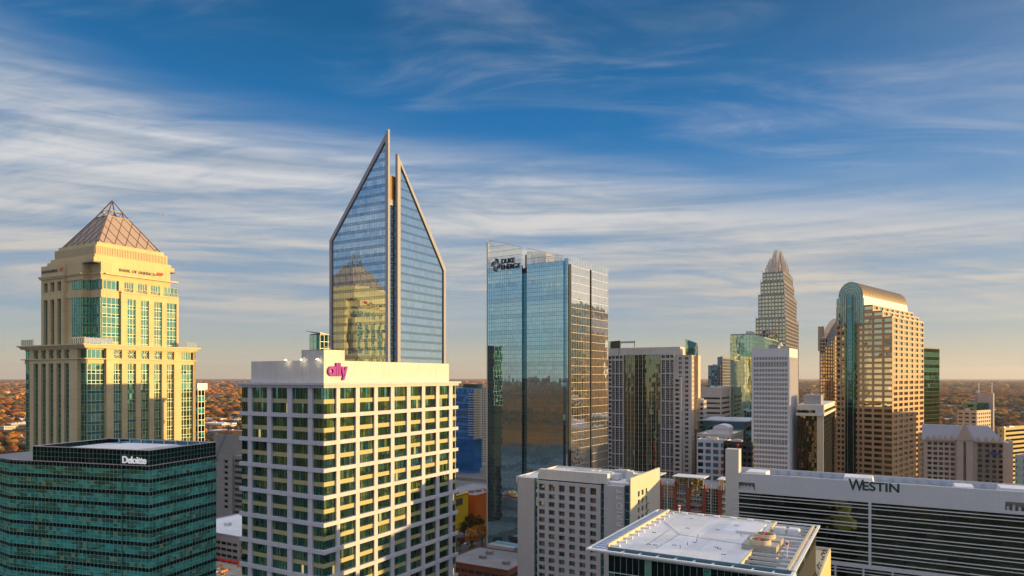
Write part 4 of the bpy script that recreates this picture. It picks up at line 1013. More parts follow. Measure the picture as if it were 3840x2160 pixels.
# ================================================================ crown-topped tower, far
def crown_tower():
    B = Bldg('crown_tower', 'slender stepped tower with a spiky silver crown, the tallest on the right of the skyline', 'skyscraper', kx4(527), 775)
    S = wallmat('tan_granite', (.36,.30,.25), .06, (3.4, None), .93); g = (G['wf'], M['dark']); B.zlo = 150
    x = lambda v: B.ul(kx4(v)); y = lambda v, xx=0: B.ur(kx4(v), xx)
    tiers = [(465,358,601),(335,373,590),(262,385,577),(208,395,566)]
    zt_prev = 0; m = MB(); fl = 4.3; xl0, yr0 = x(358), y(601); cx_, cy_ = xl0/2, yr0/2
    geo = []
    for k, (yy, l, r) in enumerate(tiers):
        sc_ = (r-l)/(601-358); z = B.z(ky4(yy), cx_, cy_); hx, hy = -xl0/2*sc_, yr0/2*sc_
        geo.append((cx_-hx, cx_+hx, cy_-hy, cy_+hy, z))
    core(B, xl0+.8, -.8, .8, yr0-.8, geo[0][4], S)
    for k, (a, b, c, d, z) in enumerate(geo):
        zb = 0 if k == 0 else geo[k-1][4]-14
        inset = 2.5+k
        # each tier: notched square, corners stepping back
        MB().box(a+.6, b-.6, c+.6, d-.6, zb, z-.4).build('core_wall', S, B.root)
        for face, U0, U1 in ((Face(0, c, 0), a, b), (Face(b, 0, 90), c, d)):
            n_ = max(6, int((U1-U0)/3.3)); w_ = (U1-U0)/n_
            cols = [(U0+w_*i+.5, U0+w_*(i+1)-.5) for i in range(n_)]
            z_ = geo[k-1][4]+.5 if k else 60; rws = []; zz = z-2
            while zz-2.8 > z_: rws.append((zz-2.8, zz)); zz -= fl
            punched(B, m, face, cols, rws, U0, U1, z_-1, z, .5, g, 1, 1, 0)
            for q in range(0, n_+1, 2): face.box(m, U0+w_*q-.22, U0+w_*q+.22, 0, .5, z_, z+2.5, 1)
    # full-height centre shaft up to the crown
    a, b, c, d, z = geo[-1]; 
    m.build('granite_wall', [S, M['alu']], B.root)
    # crown: rings of rods stepping in
    cr = plain('silver_rod', (.66,.60,.55), .35, .5); cb = MB()
    rings = [(208,395,560),(185,404,556),(160,413,551),(142,421,546),(125,430,540),(100,446,520),(85,454,512),(75,460,508)]
    for k, (yy, l, r) in enumerate(rings):
        sc_ = (r-l)/(601-358); zt = B.z(ky4(yy), cx_, cy_)+2; hx, hy = -xl0/2*sc_, yr0/2*sc_
        zb = B.z(ky4(rings[max(0, k-2)][0]+18), cx_, cy_)
        n_ = max(4, int(hx*2/2.7))
        for i in range(n_+1):
            for (px_, py_) in ((cx_-hx+2*hx*i/n_, cy_-hy), (cx_+hx, cy_-hy+2*hy*i/n_), (cx_-hx+2*hx*i/n_, cy_+hy), (cx_-hx, cy_-hy+2*hy*i/n_)):
                e = abs(i/n_-.5)*2; cb.box(px_-.42, px_+.42, py_-.42, py_+.42, zb, zt-e*6+(i % 2)*3.5)
        cb.box(cx_-hx*.75, cx_+hx*.75, cy_-hy*.75, cy_+hy*.75, zb-3, zt-12-k)
    cb.build('crown', cr, B.root)
    B.finish(100)
crown_tower()

def mirrored_slab(name, label, px, D, l, r, zt, glass, mulm, stepu=3, stepz=4, zlo=0, rows=None, mw=.12, cat='office building', low=None, roof=True, yaw=29.6):
    B = Bldg(name, label, cat, px, D, yaw=yaw); xl, yr = B.ul(l), B.ur(r)
    core(B, xl+.3, -.3, .3, yr, zt-.3, M['dark'])
    zs = steps(zlo, zt, stepz)
    for f, a, b in ((Face(0,0,0), xl, 0), (Face(0,0,90), 0, yr)):
        curtain(B, f, steps(a, b, stepu), zs, glass, mulm, mw, .12, rowmat=rows)
    if roof: parapet(B, xl, 0, 0, yr, zt-.0, zt+1.0, .4, mulm, M['roofg'])
    return B, xl, yr
# green mirror tower left of the white one
B, xl, yr = mirrored_slab('glass_tower', 'pale green mirror-glass tower, half hidden behind the white punched-window tower', kx4(341), 640, kx4(213), kx4(490), 125-(ky4(541)-HY)*640/F, [G['green']], M['gmul'], 3.1, 3.9, 20)
z_ = B.z(ky4(541)); MB().box(xl*.35, -2, 4, 20, z_, z_+3.5).build('penthouse', M['white'], B.root); MB().box(4-14, 3-4, 22, 30, z_, z_+2.2).build('penthouse', M['brick'], B.root)
B, xl, yr = mirrored_slab('glass_tower', 'narrow dark green glass tower, behind the right shoulder of the brown vaulted tower', 922.5, 680, 917, 939.4, 125-(348.3-HY)*680/F, [G['greend'], G['deld']], M['dark'], 2.6, 3.9, 20, rows=lambda i, j: 1 if j % 2 else 0, mw=.06, yaw=55)
B, xl, yr = mirrored_slab('glass_tower', 'dark green glass block with pale floor lines, squeezed behind the cream bank tower', 198, 420, 190, 204.5, 125-(390-HY)*420/F, [G['deld'], G['del']], M['alu'], 2.4, 3.7, 10, rows=lambda i, j: j % 2, mw=.08)
z_ = B.z(390); MB().box(-9, -2, 1, 8, z_, z_+4).build('penthouse', M['metal'], B.root)

# ================================================================ white punched-window tower
def white_tower():
    B = Bldg('office_tower', 'plain white tower with rows of small square windows, in front of the spiky crown', 'skyscraper', kx4(550), 485, yaw=33)
    S = wallmat('white_precast', (.70,.69,.71), .04, (None, 3.6), .95); g = (G['wind'], M['dark']); B.zlo = 50
    xl, yr = B.ul(kx4(333)), B.ur(kx4(597)); zt = B.z(ky4(632), xl, 0)+.8
    core(B, xl+.6, -.6, .6, yr-.2, zt-.5, S); m = MB()
    rows = []; z = B.z(ky4(668))
    k = 0
    while z > 20:
        big_ = k in (1, 17)
        h = 3.7 if big_ else 2.05; rows.append((z-h, z)); z -= 5.2 if big_ else 3.38; k += 1
    n_ = 22; a, b = xl+1.5, -1.2; w_ = (b-a)/n_
    punched(B, m, Face(0,0,0), [(a+w_*i+.22, a+w_*(i+1)-.22) for i in range(n_)], rows, xl, 0, 0, zt, .6, g, 1, 1, 0)
    Face(0,0,90).box(m, 0.6, yr, -.6, 0, 0, zt); m.build('precast_wall', S, B.root)
    m = MB(); 
    for i in range(22): Face(0,0,90).box(m, yr*(i+.5)/22-.1, yr*(i+.5)/22+.1, 0, .3, 0, zt-6)
    m.build('vertical_fin', S, B.root)
    parapet(B, xl, 0, 0, yr, zt-.05, zt+.4, .4, S, M['roofg'])
    m = MB(); m.box(xl*.6, xl*.35, 6, 14, zt, zt+3.2); m.build('penthouse', M['metal'], B.root)
    m = MB()
    for i in range(10):
        a0, a1 = pi*i/20, pi*(i+1)/20
    m.cyl(xl*.28, 7, zt, zt+2.2, .15); m.cyl(xl*.28, 7, zt+2.2, zt+4.8, 1.7, n=12, r1=.5); m.build('satellite_dish', M['whitem'], B.root)
    B.finish(100)
white_tower()

# amber glass office with white cap
def amber_office():
    B = Bldg('office_building', 'amber glass office block with a white banded cap, right of the white tower', 'office building', kx4(740), 480)
    xl, yr = B.ul(kx4(597)), B.ur(kx4(803)); zt = B.z(ky4(946)); W_ = M['white']
    xs = B.ul(kx4(708)); core(B, xl, -.4, .4, yr-.2, zt-.5, M['dark'])
    curtain(B, Face(0,0,0), steps(xl, xs, 1.7), steps(20, zt-7.5, 3.7), [G['amber']], M['dark'], .1, .2)
    curtain(B, Face(0,0,90), steps(0, yr, 1.5), steps(20, zt-7.5, 3.7), [G['deld']], M['dark'], .15, .35)
    m = MB(); m.box(xs, .6, -.6, .4, 0, zt-7.5); m.build('end_pier', M['cream2'], B.root)
    m = MB(); m.box(xl-1, 1.2, -1.2, yr+1, zt-7.5, zt-5.6); m.box(xl-.6, .8, -.8, yr+.6, zt-3.4, zt+.3); m.box(xs-1, .8, -.8, 3, zt-5.6, zt-3.4); m.build('white_cap', W_, B.root)
    m = MB(); m.box(xl-.1, xs-1, -.3, 0, zt-5.6, zt-3.4); Face(.3,0,90).box(m, 3, yr, -.3, 0, zt-5.6, zt-3.4); m.build('cap_window', G['amber'], B.root)
    MB().box(xl*.8, xl*.1, 6, 24, zt, zt+7).build('plant_room', M['metal'], B.root)
    MB().cyl(xl*.5, 10, zt+7, zt+9, .2).build('vent_pipe', M['metal'], B.root)
amber_office()

# leaning blue-roofed condo behind
def condo():
    B = Bldg('apartment_tower', 'slim brown apartment tower with a raked blue roof, left of the vaulted tower', 'skyscraper', kx4(757), 640, yaw=42)
    S = wallmat('tan_precast', (.48,.36,.26), .06, (2.5, 3.3), .9); g = (G['amber'], M['dark']); B.zlo = 60
    xl, yr = B.ul(kx4(722)), B.ur(845)
    zt = B.z(ky4(560)); m = MB(); core(B, xl+.5, -.5, .5, yr, zt-.5, S)
    rws = []; z = zt-1.5
    while z > 30: rws.append((z-2.1, z)); z -= 3.35
    punched(B, m, Face(0,0,0), [(xl+.8, xl*.55), (xl*.45, -.8)], rws, xl, 0, 0, zt, .5, g, 1, 1, 0)
    n_ = 8; w_ = yr/n_
    punched(B, m, Face(0,0,90), [(w_*i+.5, w_*(i+1)-.5) for i in range(n_)], rws, .5, yr, 0, zt, .5, g, 1, 1, 0)
    m.build('precast_wall', S, B.root)
    br = plain('blue_raked_roof', (.05,.14,.36), .4, .3); m = MB()
    for i in range(6):
        a, b = yr*i/6, yr*(i+1)/6; zz = lambda v: zt+22*sin(min(1, v/yr*1.15)*pi/2)
        m.hexa([(xl,a,zt-1),(0.3,a,zt-1),(0.3,b,zt-1),(xl,b,zt-1)], [(xl,a,zz(a)),(0.3,a,zz(a)),(.3,b,zz(b)),(xl,b,zz(b))])
        m.poly([(.35,a,zz(a)-8),(.35,b,zz(a)-9),(.35,b,zz(b))], 1)
    m.build('raked_roof', [S, br], B.root)
    MB().box(xl-1.5, xl+2.5, .4, 5, zt-12, zt+11).build('lift_tower', S, B.root); B.finish(100)
condo()

# ================================================================ generic mid-distance blocks
def block(name, label, cat, px, D, l, r, py, wall, glass=None, fl=3.8, cw=3.0, gap=.7, wh=2.2, band=False, roof='roofw', yaw=29.6, zlo=0, plant=True, z=None, nx=1, floors=99, mfr=None, barw=.0, cap=1.6, rface=True):
    B = Bldg(name, label, cat, px, D, yaw=yaw); xl, yr = B.ul(l), B.ur(r); zt = z if z else B.z(py); B.zlo = zlo
    g = (glass or G['wind'], mfr or M['dark']); m = MB()
    core(B, xl+.5, -.5, .5, yr-.02, zt-.4, wall)
    rws = []; q = zt-cap; k = 0
    while q-wh > max(3, zlo-15) and k < floors: rws.append((q-wh, q)); q -= fl; k += 1
    for f, U0, U1, mg in ((Face(0,0,0), xl, 0, 0), (Face(0,0,90), 0, yr, .5)):
        if mg and not rface: f.box(m, .5, U1, -.5, 0, 0, zt); continue
        if band: cols = [(U0+gap+mg, U1-gap)]
        else:
            n_ = max(1, int((U1-U0)/cw)); w_ = (U1-U0)/n_; cols = [(U0+w_*i+gap/2+(mg if i == 0 else 0), U0+w_*(i+1)-gap/2) for i in range(n_)]
        punched(B, m, f, cols, rws, U0+mg, U1, 0, zt, .5, g, nx, 1, barw)
    m.build('outer_wall', wall, B.root)
    parapet(B, xl, 0, 0, yr, zt-.05, zt+.8, .4, wall, M[roof])
    if plant:
        R_ = random.Random(hash(label) % 999 if 0 else len(label)*7+int(px)); sp = []
        for i in range(3+int((-xl*yr)/500)):
            a, b = R_.uniform(.8, 2.6), R_.uniform(.8, 2.0); sp.append((R_.uniform(xl+4, -4), R_.uniform(4, max(5, yr-4)), a, b, R_.uniform(1, 2.4)))
        rooftop(B, sp, zt+.05, M['alu'])
    B.finish(100); return B, xl, yr, zt
W1 = wallmat('beige_precast', (.52,.46,.40), .06, (None, 3.8), .92); W2 = wallmat('grey_stone', (.42,.41,.44), .07, (3, 3), .93)
W3 = wallmat('yellow_stone', (.58,.50,.26), .05, (None, 3.6), .93); W4 = wallmat('cool_white_wall', (.62,.62,.66), .05, (4, 4), .94); W5 = wallmat('rose_precast', (.47,.36,.30), .07, (3.2, 3.1), .9)
block('office_building', 'dark slim ribbed office tower, the taller one left of the green mirror tower', 'office building', 722.6, 900, kx4(138), kx4(212), ky4(672), plain('blue_grey_rib', (.22,.24,.30), .6), G['recess'], 4, 3.2, 1.3, 3.1, zlo=70)
block('office_building', 'dark slim ribbed office tower, the shorter one at the left of the pair', 'office building', kx4(138), 880, kx4(85), kx4(158), ky4(720), plain('slate_rib', (.20,.22,.28), .6), G['recess'], 4, 3.2, 1.3, 3.1, zlo=70)
B, xl, yr, zt = block('office_building', 'beige office block with long dark window bands, below the dark slim pair', 'office building', kx4(160), 610, kx4(30), kx4(210), ky4(850), W1, G['wind'], 4.4, band=True, gap=1.0, wh=1.7, cap=8, zlo=60)
block('office_building', 'narrow grey stone block, beside the beige office with window bands', 'building', kx4(60), 560, kx4(10), kx4(76), ky4(922), W2, G['wind'], 3.8, 2.6, 1.1, 2.0, zlo=60)
# long low building with a blue roof
B, xl, yr, zt = block('office_building', 'long low teal glass office with a flat blue-grey roof, below the green mirror tower', 'office building', kx4(300), 540, kx4(52), kx4(360), ky4(1045), plain('teal_wall', (.06,.14,.17), .5), G['teal'], 4.5, band=True, gap=.6, wh=3.2, cap=4, zlo=60)
m = MB(); m.box(xl-2.5, 2.5, -2.5, yr+2, zt+.6, zt+1.5); m.build('overhanging_roof', plain('blue_grey_roof', (.40,.46,.56), .5), B.root)
block('office_building', 'cream low office with a curved white roof, in the gap left of the white tower', 'building', kx4(215), 500, kx4(20), kx4(287), ky4(1120), W1, G['wind'], 3.8, 3.4, 1.8, 1.7, zlo=50)
B = Bldg('rooftop_hall', 'small white curved-roofed hall, on the cream low office left of the white tower', 'building', kx4(205), 505)
m = MB(); xl, zb = B.ul(kx4(112)), B.z(ky4(1112)); m.box(xl, 0, 0, 14, zb-1, zb+4)
for i in range(8):
    a, b = pi*i/8, pi*(i+1)/8; X0, X1 = xl/2-xl/2*-cos(a)*-1 if 0 else xl/2+(-xl/2)*-cos(a), xl/2+(-xl/2)*-cos(b)
    m.hexa([(X0,-.5,zb+4),(X1,-.5,zb+4),(X1,14.5,zb+4),(X0,14.5,zb+4)], [(X0,-.5,zb+4.05+3*sin(a)),(X1,-.5,zb+4.05+3*sin(b)),(X1,14.5,zb+4.05+3*sin(b)),(X0,14.5,zb+4.05+3*sin(a))])
m.build('curved_roof', M['roofw'], B.root)
block('office_building', 'low grey-blue office with big square windows, left of the dark low block', 'building', kx4(195), 470, kx4(20), kx4(215), ky4(1152), W4, G['recess'], 4.6, 4.4, 1.6, 3.0, zlo=50, nx=2)
block('office_building', 'dark low block with a grey roof, directly left of the foot of the white tower', 'building', kx4(335), 450, kx4(172), kx4(345), ky4(1165), plain('charcoal_wall', (.045,.04,.04), .7), G['deld'], 4.2, 3.0, .8, 2.4, roof='roofg', zlo=50)

# right-hand side
kx5 = lambda v: 800+v*.15643; ky5 = lambda v: 266.7+v*.15643
def gabled_hotel():
    B = Bldg('hotel', 'rose-brown hotel with a grey roof and small pointed gables, right of the vaulted tower', 'hotel', kx5(1362), 400, yaw=31)
    g = (G['wind'], M['dark']); x = lambda v: B.ul(kx5(v)); B.zlo = 40
    zt = B.z(ky5(1122), x(1200), 0); xl = x(792); yr = 22.0; m = MB(); L = Face(0,0,0)
    core(B, xl, -.6, .6, 22, zt-.3, W5)
    cols = [(x(v), x(v+26)) for v in (815, 852, 888, 925, 963, 1137, 1184, 1228, 1270)]
    rws = []; z = zt-1.2
    while z > 35: rws.append((z-1.75, z)); z -= 3.05
    punched(B, m, L, cols, rws, xl, x(1000), 0, zt, .6, g, 2, 1, 0); 
    m2 = []
    cs = [c for c in cols]
    punched(B, m, L, [(x(1108), x(1130))]+cols[5:], rws, x(1100), 0, 0, zt, .6, g, 2, 1, 0)
    # centre pavilion
    P_ = Face(0, -3.0, 0); punched(B, m, P_, [(x(1043), x(1060))], [(z0, z1+1.31) for z0, z1 in rws], x(1000), x(1105), 0, zt+1, 3.0, g, 1, 1, 0)
    Face(0,0,90).box(m, .6, yr, -.6, 0, 0, zt+1); m.build('outer_wall', W5, B.root)
    # dark slots beside the pavilion
    # gables
    gb = MB()
    def gable(x0, x1, z0, h, y0, d, name=None):
        xm = (x0+x1)/2; a = [(x0,y0,z0),(x1,y0,z0),(xm,y0,z0+h)]; b = [(p,q+d,r_) for p,q,r_ in a]
        gb.poly(a); gb.poly(b[::-1]); gb.poly([a[0],b[0],b[1],a[1]]); gb.poly([a[1],b[1],b[2],a[2]]); gb.poly([a[2],b[2],b[0],a[0]])
    for v in (800, 838, 874, 911, 949, 1122, 1170, 1215, 1258): gable(x(v)-.3, x(v+36)+.3, zt-.2, 3.6, -.7, 6)
    gable(x(992), x(1112), zt+.9, 10.5, -3.3, 10); gb.build('gable', W5, B.root)
    rf = MB(); q = zt-.1; rr = plain('grey_seam_roof', (.22,.22,.26), .5, .2)
    rf.hexa([(xl-1,-.3,q),(-3.5,-.3,q),(-3.5,23,q),(xl-1,23,q)], [(xl-1,9,q+9),(-11,9,q+9),(-11,14,q+9),(xl-1,14,q+9)])
    rf.build('pitched_roof', rr, B.root)
    text_obj('Hilton', 2.4, B.root, plain('blue_sign', (.03,.08,.35), .5), 'lettering', (x(1322)-9.0, -.15, zt-7.2), 0, .15, .05)
    B.finish(100)
gabled_hotel()
B, xl, yr, zt = block('hotel', 'pale beige hotel tower with a taller blank slab and two roof masts, far right', 'hotel', kx5(1130), 620, kx5(1005), kx5(1230), ky5(925), wallmat('pale_beige', (.60,.52,.42), .04), G['wind'], 3.6, 4.2, 2.0, 1.7, zlo=60, yaw=55)
m = MB(); m.box(xl*.7, 1.5, yr-2, yr, 0, zt+16); m.build('tall_slab', W1, B.root)
m = MB(); m.cyl(xl*.68, yr-1, zt+16, zt+26, .3); m.cyl(0, yr-1, zt+16, zt+26, .3); m.build('roof_mast', M['whitem'], B.root)
m = MB(); m.box(xl*.8, xl*.1, 4, yr-4, zt+.5, zt+7); m.build('plant_room', G['recess'], B.root)
block('office_building', 'yellow-lit office block with long window bands, at the right edge behind the gabled hotel', 'office building', kx5(1305), 600, kx5(1262), kx5(1500), ky5(1035), W3, G['wind'], 4.0, band=True, gap=2.2, wh=1.9, zlo=40, yaw=60)
block('office_building', 'low grey block at the right edge, beside the foot of the gabled hotel', 'building', 1060, 370, kx5(1375), 1066, 460, W2, G['recess'], 3.8, 3.2, 1.0, 2.2, zlo=30, yaw=60)

# blue apartment tower
def blue_tower():
    B = Bldg('apartment_tower', 'deep blue glass apartment tower with curved balconies, left of the sky-blue mirrored tower', 'apartment tower', 474, 880)
    xl, yr = B.ul(455), B.ur(480.5); zt = B.z(388); bw = plain('royal_blue_panel', (.04,.20,.52), .5)
    core(B, xl+.4, -.4, .4, yr, zt-.3, bw); zs = steps(6, zt-2, 3.1)
    curtain(B, Face(0,0,0), steps(xl, 0, 2.6), zs, [G['blue'], bw], plain('blue_mullion', (.1,.2,.4), .5), .15, .15, rowmat=lambda i, j: 1 if j % 3 == 0 else 0)
    curtain(B, Face(0,0,90), steps(0, yr, 3), zs, [G['wind']], M['cream2'], .7, .3, .4)
    for z in zs[14:-2]: MB().prism([(-9, 0)]+[(-9+9*(1-cos(t))*.62, -2.6*sin(t)) for t in (.5, 1.0, 1.57, 2.1, 2.6)]+[(1.2, -1.2), (1.6, 4), (0.3, 5), (0, 0)], z, z+.7).build('balcony', M['alu'], B.root)
    pt = MB(); pt.box(xl-1, 2, -2, yr, 6, 44); pt.build('podium', G['blue'], B.root)
    MB().box(xl*.7, 0, 6, 20, zt, zt+5).build('penthouse', G['recess'], B.root)
    B2, a, b, z2 = block('apartment_tower', 'cream apartment tower with small windows, tucked behind the deep blue one', 'apartment tower', 486, 960, 477, 492, 387, wallmat('cream_render', (.62,.55,.45), .04), G['wind'], 3.3, 3.6, 1.6, 1.8)
blue_tower()

# grey concrete building behind the teal block, with crane
def concrete_building():
    B = Bldg('parking_structure', 'bare grey concrete building with one column of small openings, right of the teal block', 'building', 232.4, 545, yaw=29.6)
    xl, yr = B.ul(213.5), B.ur(246); zt = B.z(435.5); S = M['conc']; fl = 4.55; m = MB(); B.zlo = 5
    core(B, xl+.8, -.8, .8, 14, zt-.5, S); rws = []; z = zt-20
    while z > 18: rws.append((z-2.4, z)); z -= fl
    punched(B, m, Face(0,0,0), [(xl*.42, xl*.24)], rws, xl, 0, 0, zt, .9, (G['deld'], M['dark']), 1, 1, 0)
    Face(0,0,90).box(m, .9, 14, -.8, 0, 0, zt); m.build('concrete_wall', S, B.root)
    MB().box(xl+.5, -.5, .5, 13.5, zt-.3, zt+.1).build('roof', M['roofg'], B.root)
    zb = B.z(448); m = MB(); m.box(0, 32, 1.5, 30, 0, zb-6); 
    o = MB(); Lf = Face(0, 1.4, 0)
    for r_ in range(14):
        zz = zb-9-r_*fl; Lf.box(o, 1.5, 31, 0, .3, zz-2.0, zz)
    m.build('deck_wall', S, B.root); o.build('deck_opening', M['dark'], B.root)
    f = MB()
    for i in range(8): f.box(xl+2+i*2.6, xl+2.5+i*2.6, 2, 12, zt+.1, zt+3)
    f.box(xl+1, -1, 2, 2.4, zt+2.4, zt+3); f.box(xl+1, -1, 7, 7.4, zt+2.4, zt+3); f.build('roof_formwork', plain('tan_formwork', (.45,.25,.10), .8), B.root)
    B.finish()
    # crane
    r0 = empty('tower_crane', 'slender blue lattice crane boom leaning up, in front of the bare concrete building', 'crane', (0, 0, 0))
    P_ = lambda px, py, D: Vector(((px-CX)/F*D, D, H-(py-HY)/F*D)); a, b = P_(215, 458, 500), P_(234, 415.5, 505)
    cb = plain('blue_grey_steel', (.10,.14,.22), .5, .3); m = MB(); n_ = 14; d = (b-a); up = d.cross(Vector((0,1,0))).normalized(); sd_ = Vector((0,1,0))
    ch = [a+up*.9, a-up*.9, a+sd_*1.2]
    for c_ in ch: m.bar(c_, c_+d, .16)
    for i in range(n_):
        for (p, q) in ((0,1),(1,2),(2,0)): m.bar(ch[p]+d*i/n_, ch[q]+d*(i+1)/n_, .09)
    r0.location = (a.x, a.y, 0); 
    for k in range(len(m.v)): v = m.v[k]; m.v[k] = (v[0]-a.x, v[1]-a.y, v[2])
    m.build('boom', cb, r0)
    c = MB(); c.bar((0,0,0), (0,0,a.z), 1.0); 
    for z in range(0, int(a.z), 4): c.bar((-1.3,-1.3,z), (1.3,1.3,z+4), .15)
    c.build('mast', cb, r0); MB().box(-2.2, 1.6, -1.6, 1.6, a.z-2.5, a.z+.6).build('cab', cb, r0)
    j = MB(); e = b-Vector((a.x, a.y, 0)); j.box(e.x-1.5, e.x+2.2, e.y-1, e.y+1, e.z-.5, e.z+1.3); j.build('boom_head', cb, r0)
concrete_building()
# ================================================================ hotel slab with vertical lettering
def slab_hotel():
    B = Bldg('hotel', 'grey slab hotel with square windows and vertical lettering on a blank panel, bottom centre', 'hotel', 630.6, 235)
    S = wallmat('grey_precast', (.46,.45,.46), .05, (3.05, 2.95), .95, grime=.08); SY = wallmat('cream_precast', (.60,.54,.44), .04, (3.0, 2.95), .96)
    k = lambda v: 506.7+v*.09387; ky = lambda v: 440+v*.09387
    x = lambda v, y=0: B.ul(k(v), y); g = (G['win'], M['dark']); B.zlo = 35
    zr = 89.0; xl = x(105); yr = B.ur(650.0); fl = 2.93
    L = Face(0,0,0); m = MB()
    core(B, xl+.6, -.8, 2.0, yr+14, zr-2.4, M['dark'])
    # left blank panel, window panel, right blank panel stand proud of teal glass slots
    za = B.z(ky(400), x(200), 0); zb = B.z(ky(430), x(345), 0); zc = B.z(ky(488), x(1150), 0)
    MB().box(x(122), x(298), -.4, 1.6, 0, za).build('blank_panel', S, B.root)
    MB().box(x(1040), x(1252), -.4, 1.6, 0, zc).build('blank_panel', S, B.root)
    w0, w1 = x(330), x(1003); cols = [(x(a), x(b)) for a, b in ((349,410),(452,514),(560,622),(670,732),(780,843),(893,957))]
    rws = []; z = B.z(ky(464), x(380), 0); z -= .0
    k0 = 0
    while z > 20: h = 2.45 if k0 == 0 else 1.85; rws.append((z-h, z)); z -= h+(fl-1.85)*1.0 if k0 == 0 else fl; k0 += 1
    f = Face(0, -.4, 0); pm = MB(); punched(B, pm, f, cols, rws, w0, w1, 0, zb, 1.2, g, 1, 1, .07); pm.build('window_panel', S, B.root)
    cap = MB()
    cap.box(x(330), x(1000), 0.8, 1.4, zb-.2, zb+.3); cap.build('coping', M['dark'], B.root)
    zbx = B.z(ky(405), x(1070), 0)
    MB().box(x(335), x(1068), .4, 3.0, zb+.5, B.z(ky(348), x(350), 0)*.5+zbx*.5+1.3).build('roof_screen', M['white'], B.root)
    gs = MB()
    def slot(a, b, mat, w=.3):
        fs = Face(0, w, 0); gq, gm = MB(), MB(); z = 20
        while z < zr-3: fs.pane(gq, a, b, z, z+fl); fs.box(gm, a, b, 0, .08, z-.1, z+.1); z += fl
        fs.box(gm, a, a+.08, 0, .08, 20, zr-3); gq.build('glass_slot', mat, B.root); gm.build('slot_grid', M['gmul'], B.root)
    slot(x(298), x(330), G['recess']); slot(x(1003), x(1040), G['teal']); slot(x(1252), x(1310), G['recess'], .5); slot(xl, x(122), G['teal'], 1.0)
    # right end: grey return then lit panel
    R = Face(0,0,90); yy = lambda v: B.ur(k(v), 0); m = MB(); zt = B.z(ky(412))
    rr = []; z = zt-5.6
    while z > 20: rr.append((z-1.9, z)); z -= fl
    ya = yy(1385)
    f2 = Face(0, .0, 0); m.box(x(1310), 0, 0, .8, 0, zt)
    punched(B, m, R, [(yy(1397), yy(1417)), (yy(1437), yy(1458)), (yy(1480), yy(1496))], rr, .8, yr+12, 0, zt, .8, g, 1, 1, 0)
    m.build('end_wall', SY, B.root)
    # roof, parapets, plant
    MB().box(xl, -.5, 1.7, yr+14, zr-2.4, zr-2.0).build('roof', M['roofw'], B.root)
    m = MB(); m.box(xl, xl+.4, -.3, yr+13.6, za-2, za+.3); m.box(xl, -.4, yr+13.6, yr+14, zr-2.4, za+.3); m.box(x(1068), -.1, 1.5, 1.9, zc-.5, zc+.9); m.build('parapet', M['white'], B.root)
    MB().box(-30, -20, 14, 20, zr-2, zr-1.4).build('roof_hatch', M['roofg'], B.root); rooftop(B, [(-16, 14, 7, 2.4, 2.2), (-10, 20, 3.4, 1.8, 2.8), (-4, 12, 1.5, 1.5, 3.2), (-26, 22, 5, 3, 1.6)], zr-2, M['alu'])
    m = MB(); m.bar((x(600), 6, zr-1), (x(600)+14, 9, zr-1), .5, n=8); m.bar((x(600), 6, zr-1), (x(600)-4, 18, zr-1), .5, n=8); m.bar((x(600)+14, 9, zr-1), (x(600)+13, 14, zr-1), .5, n=8); m.build('duct', M['whitem'], B.root)
    m = MB(); m.bar((x(540), 8, zr-2), (x(540), 8, zr+7), .07); m.build('roof_mast', M['metal'], B.root)
    m = MB(); m.cyl(x(310), 4, zr-2, zr-.3, .7); m.cyl(x(330), 4.5, zr-2, zr-.6, .6); m.cyl(x(290), 4.2, zr-2, zr-.6, .5); m.build('roof_fan', M['metal'], B.root)
    # lettering, reading upward
    text_obj('MARRIOTT', 3.3, B.root, plain('silver_letter', (.68,.67,.68), .35), 'lettering', (x(1238), -.44, B.z(ky(530), x(1210), 0)-18.2), 0, .12, 0, vertical=True, spacing=1.18)
    text_obj('MARRIOTT', 3.6, B.root, plain('brown_letter', (.25,.2,.15), .5), 'lettering', (.1, B.ur(k(1512)), B.z(ky(870), 0, 14)-13), pi/2, .12, 0, vertical=True, spacing=1.18)  # darker brown letters on the end wall
    B.finish()
slab_hotel()

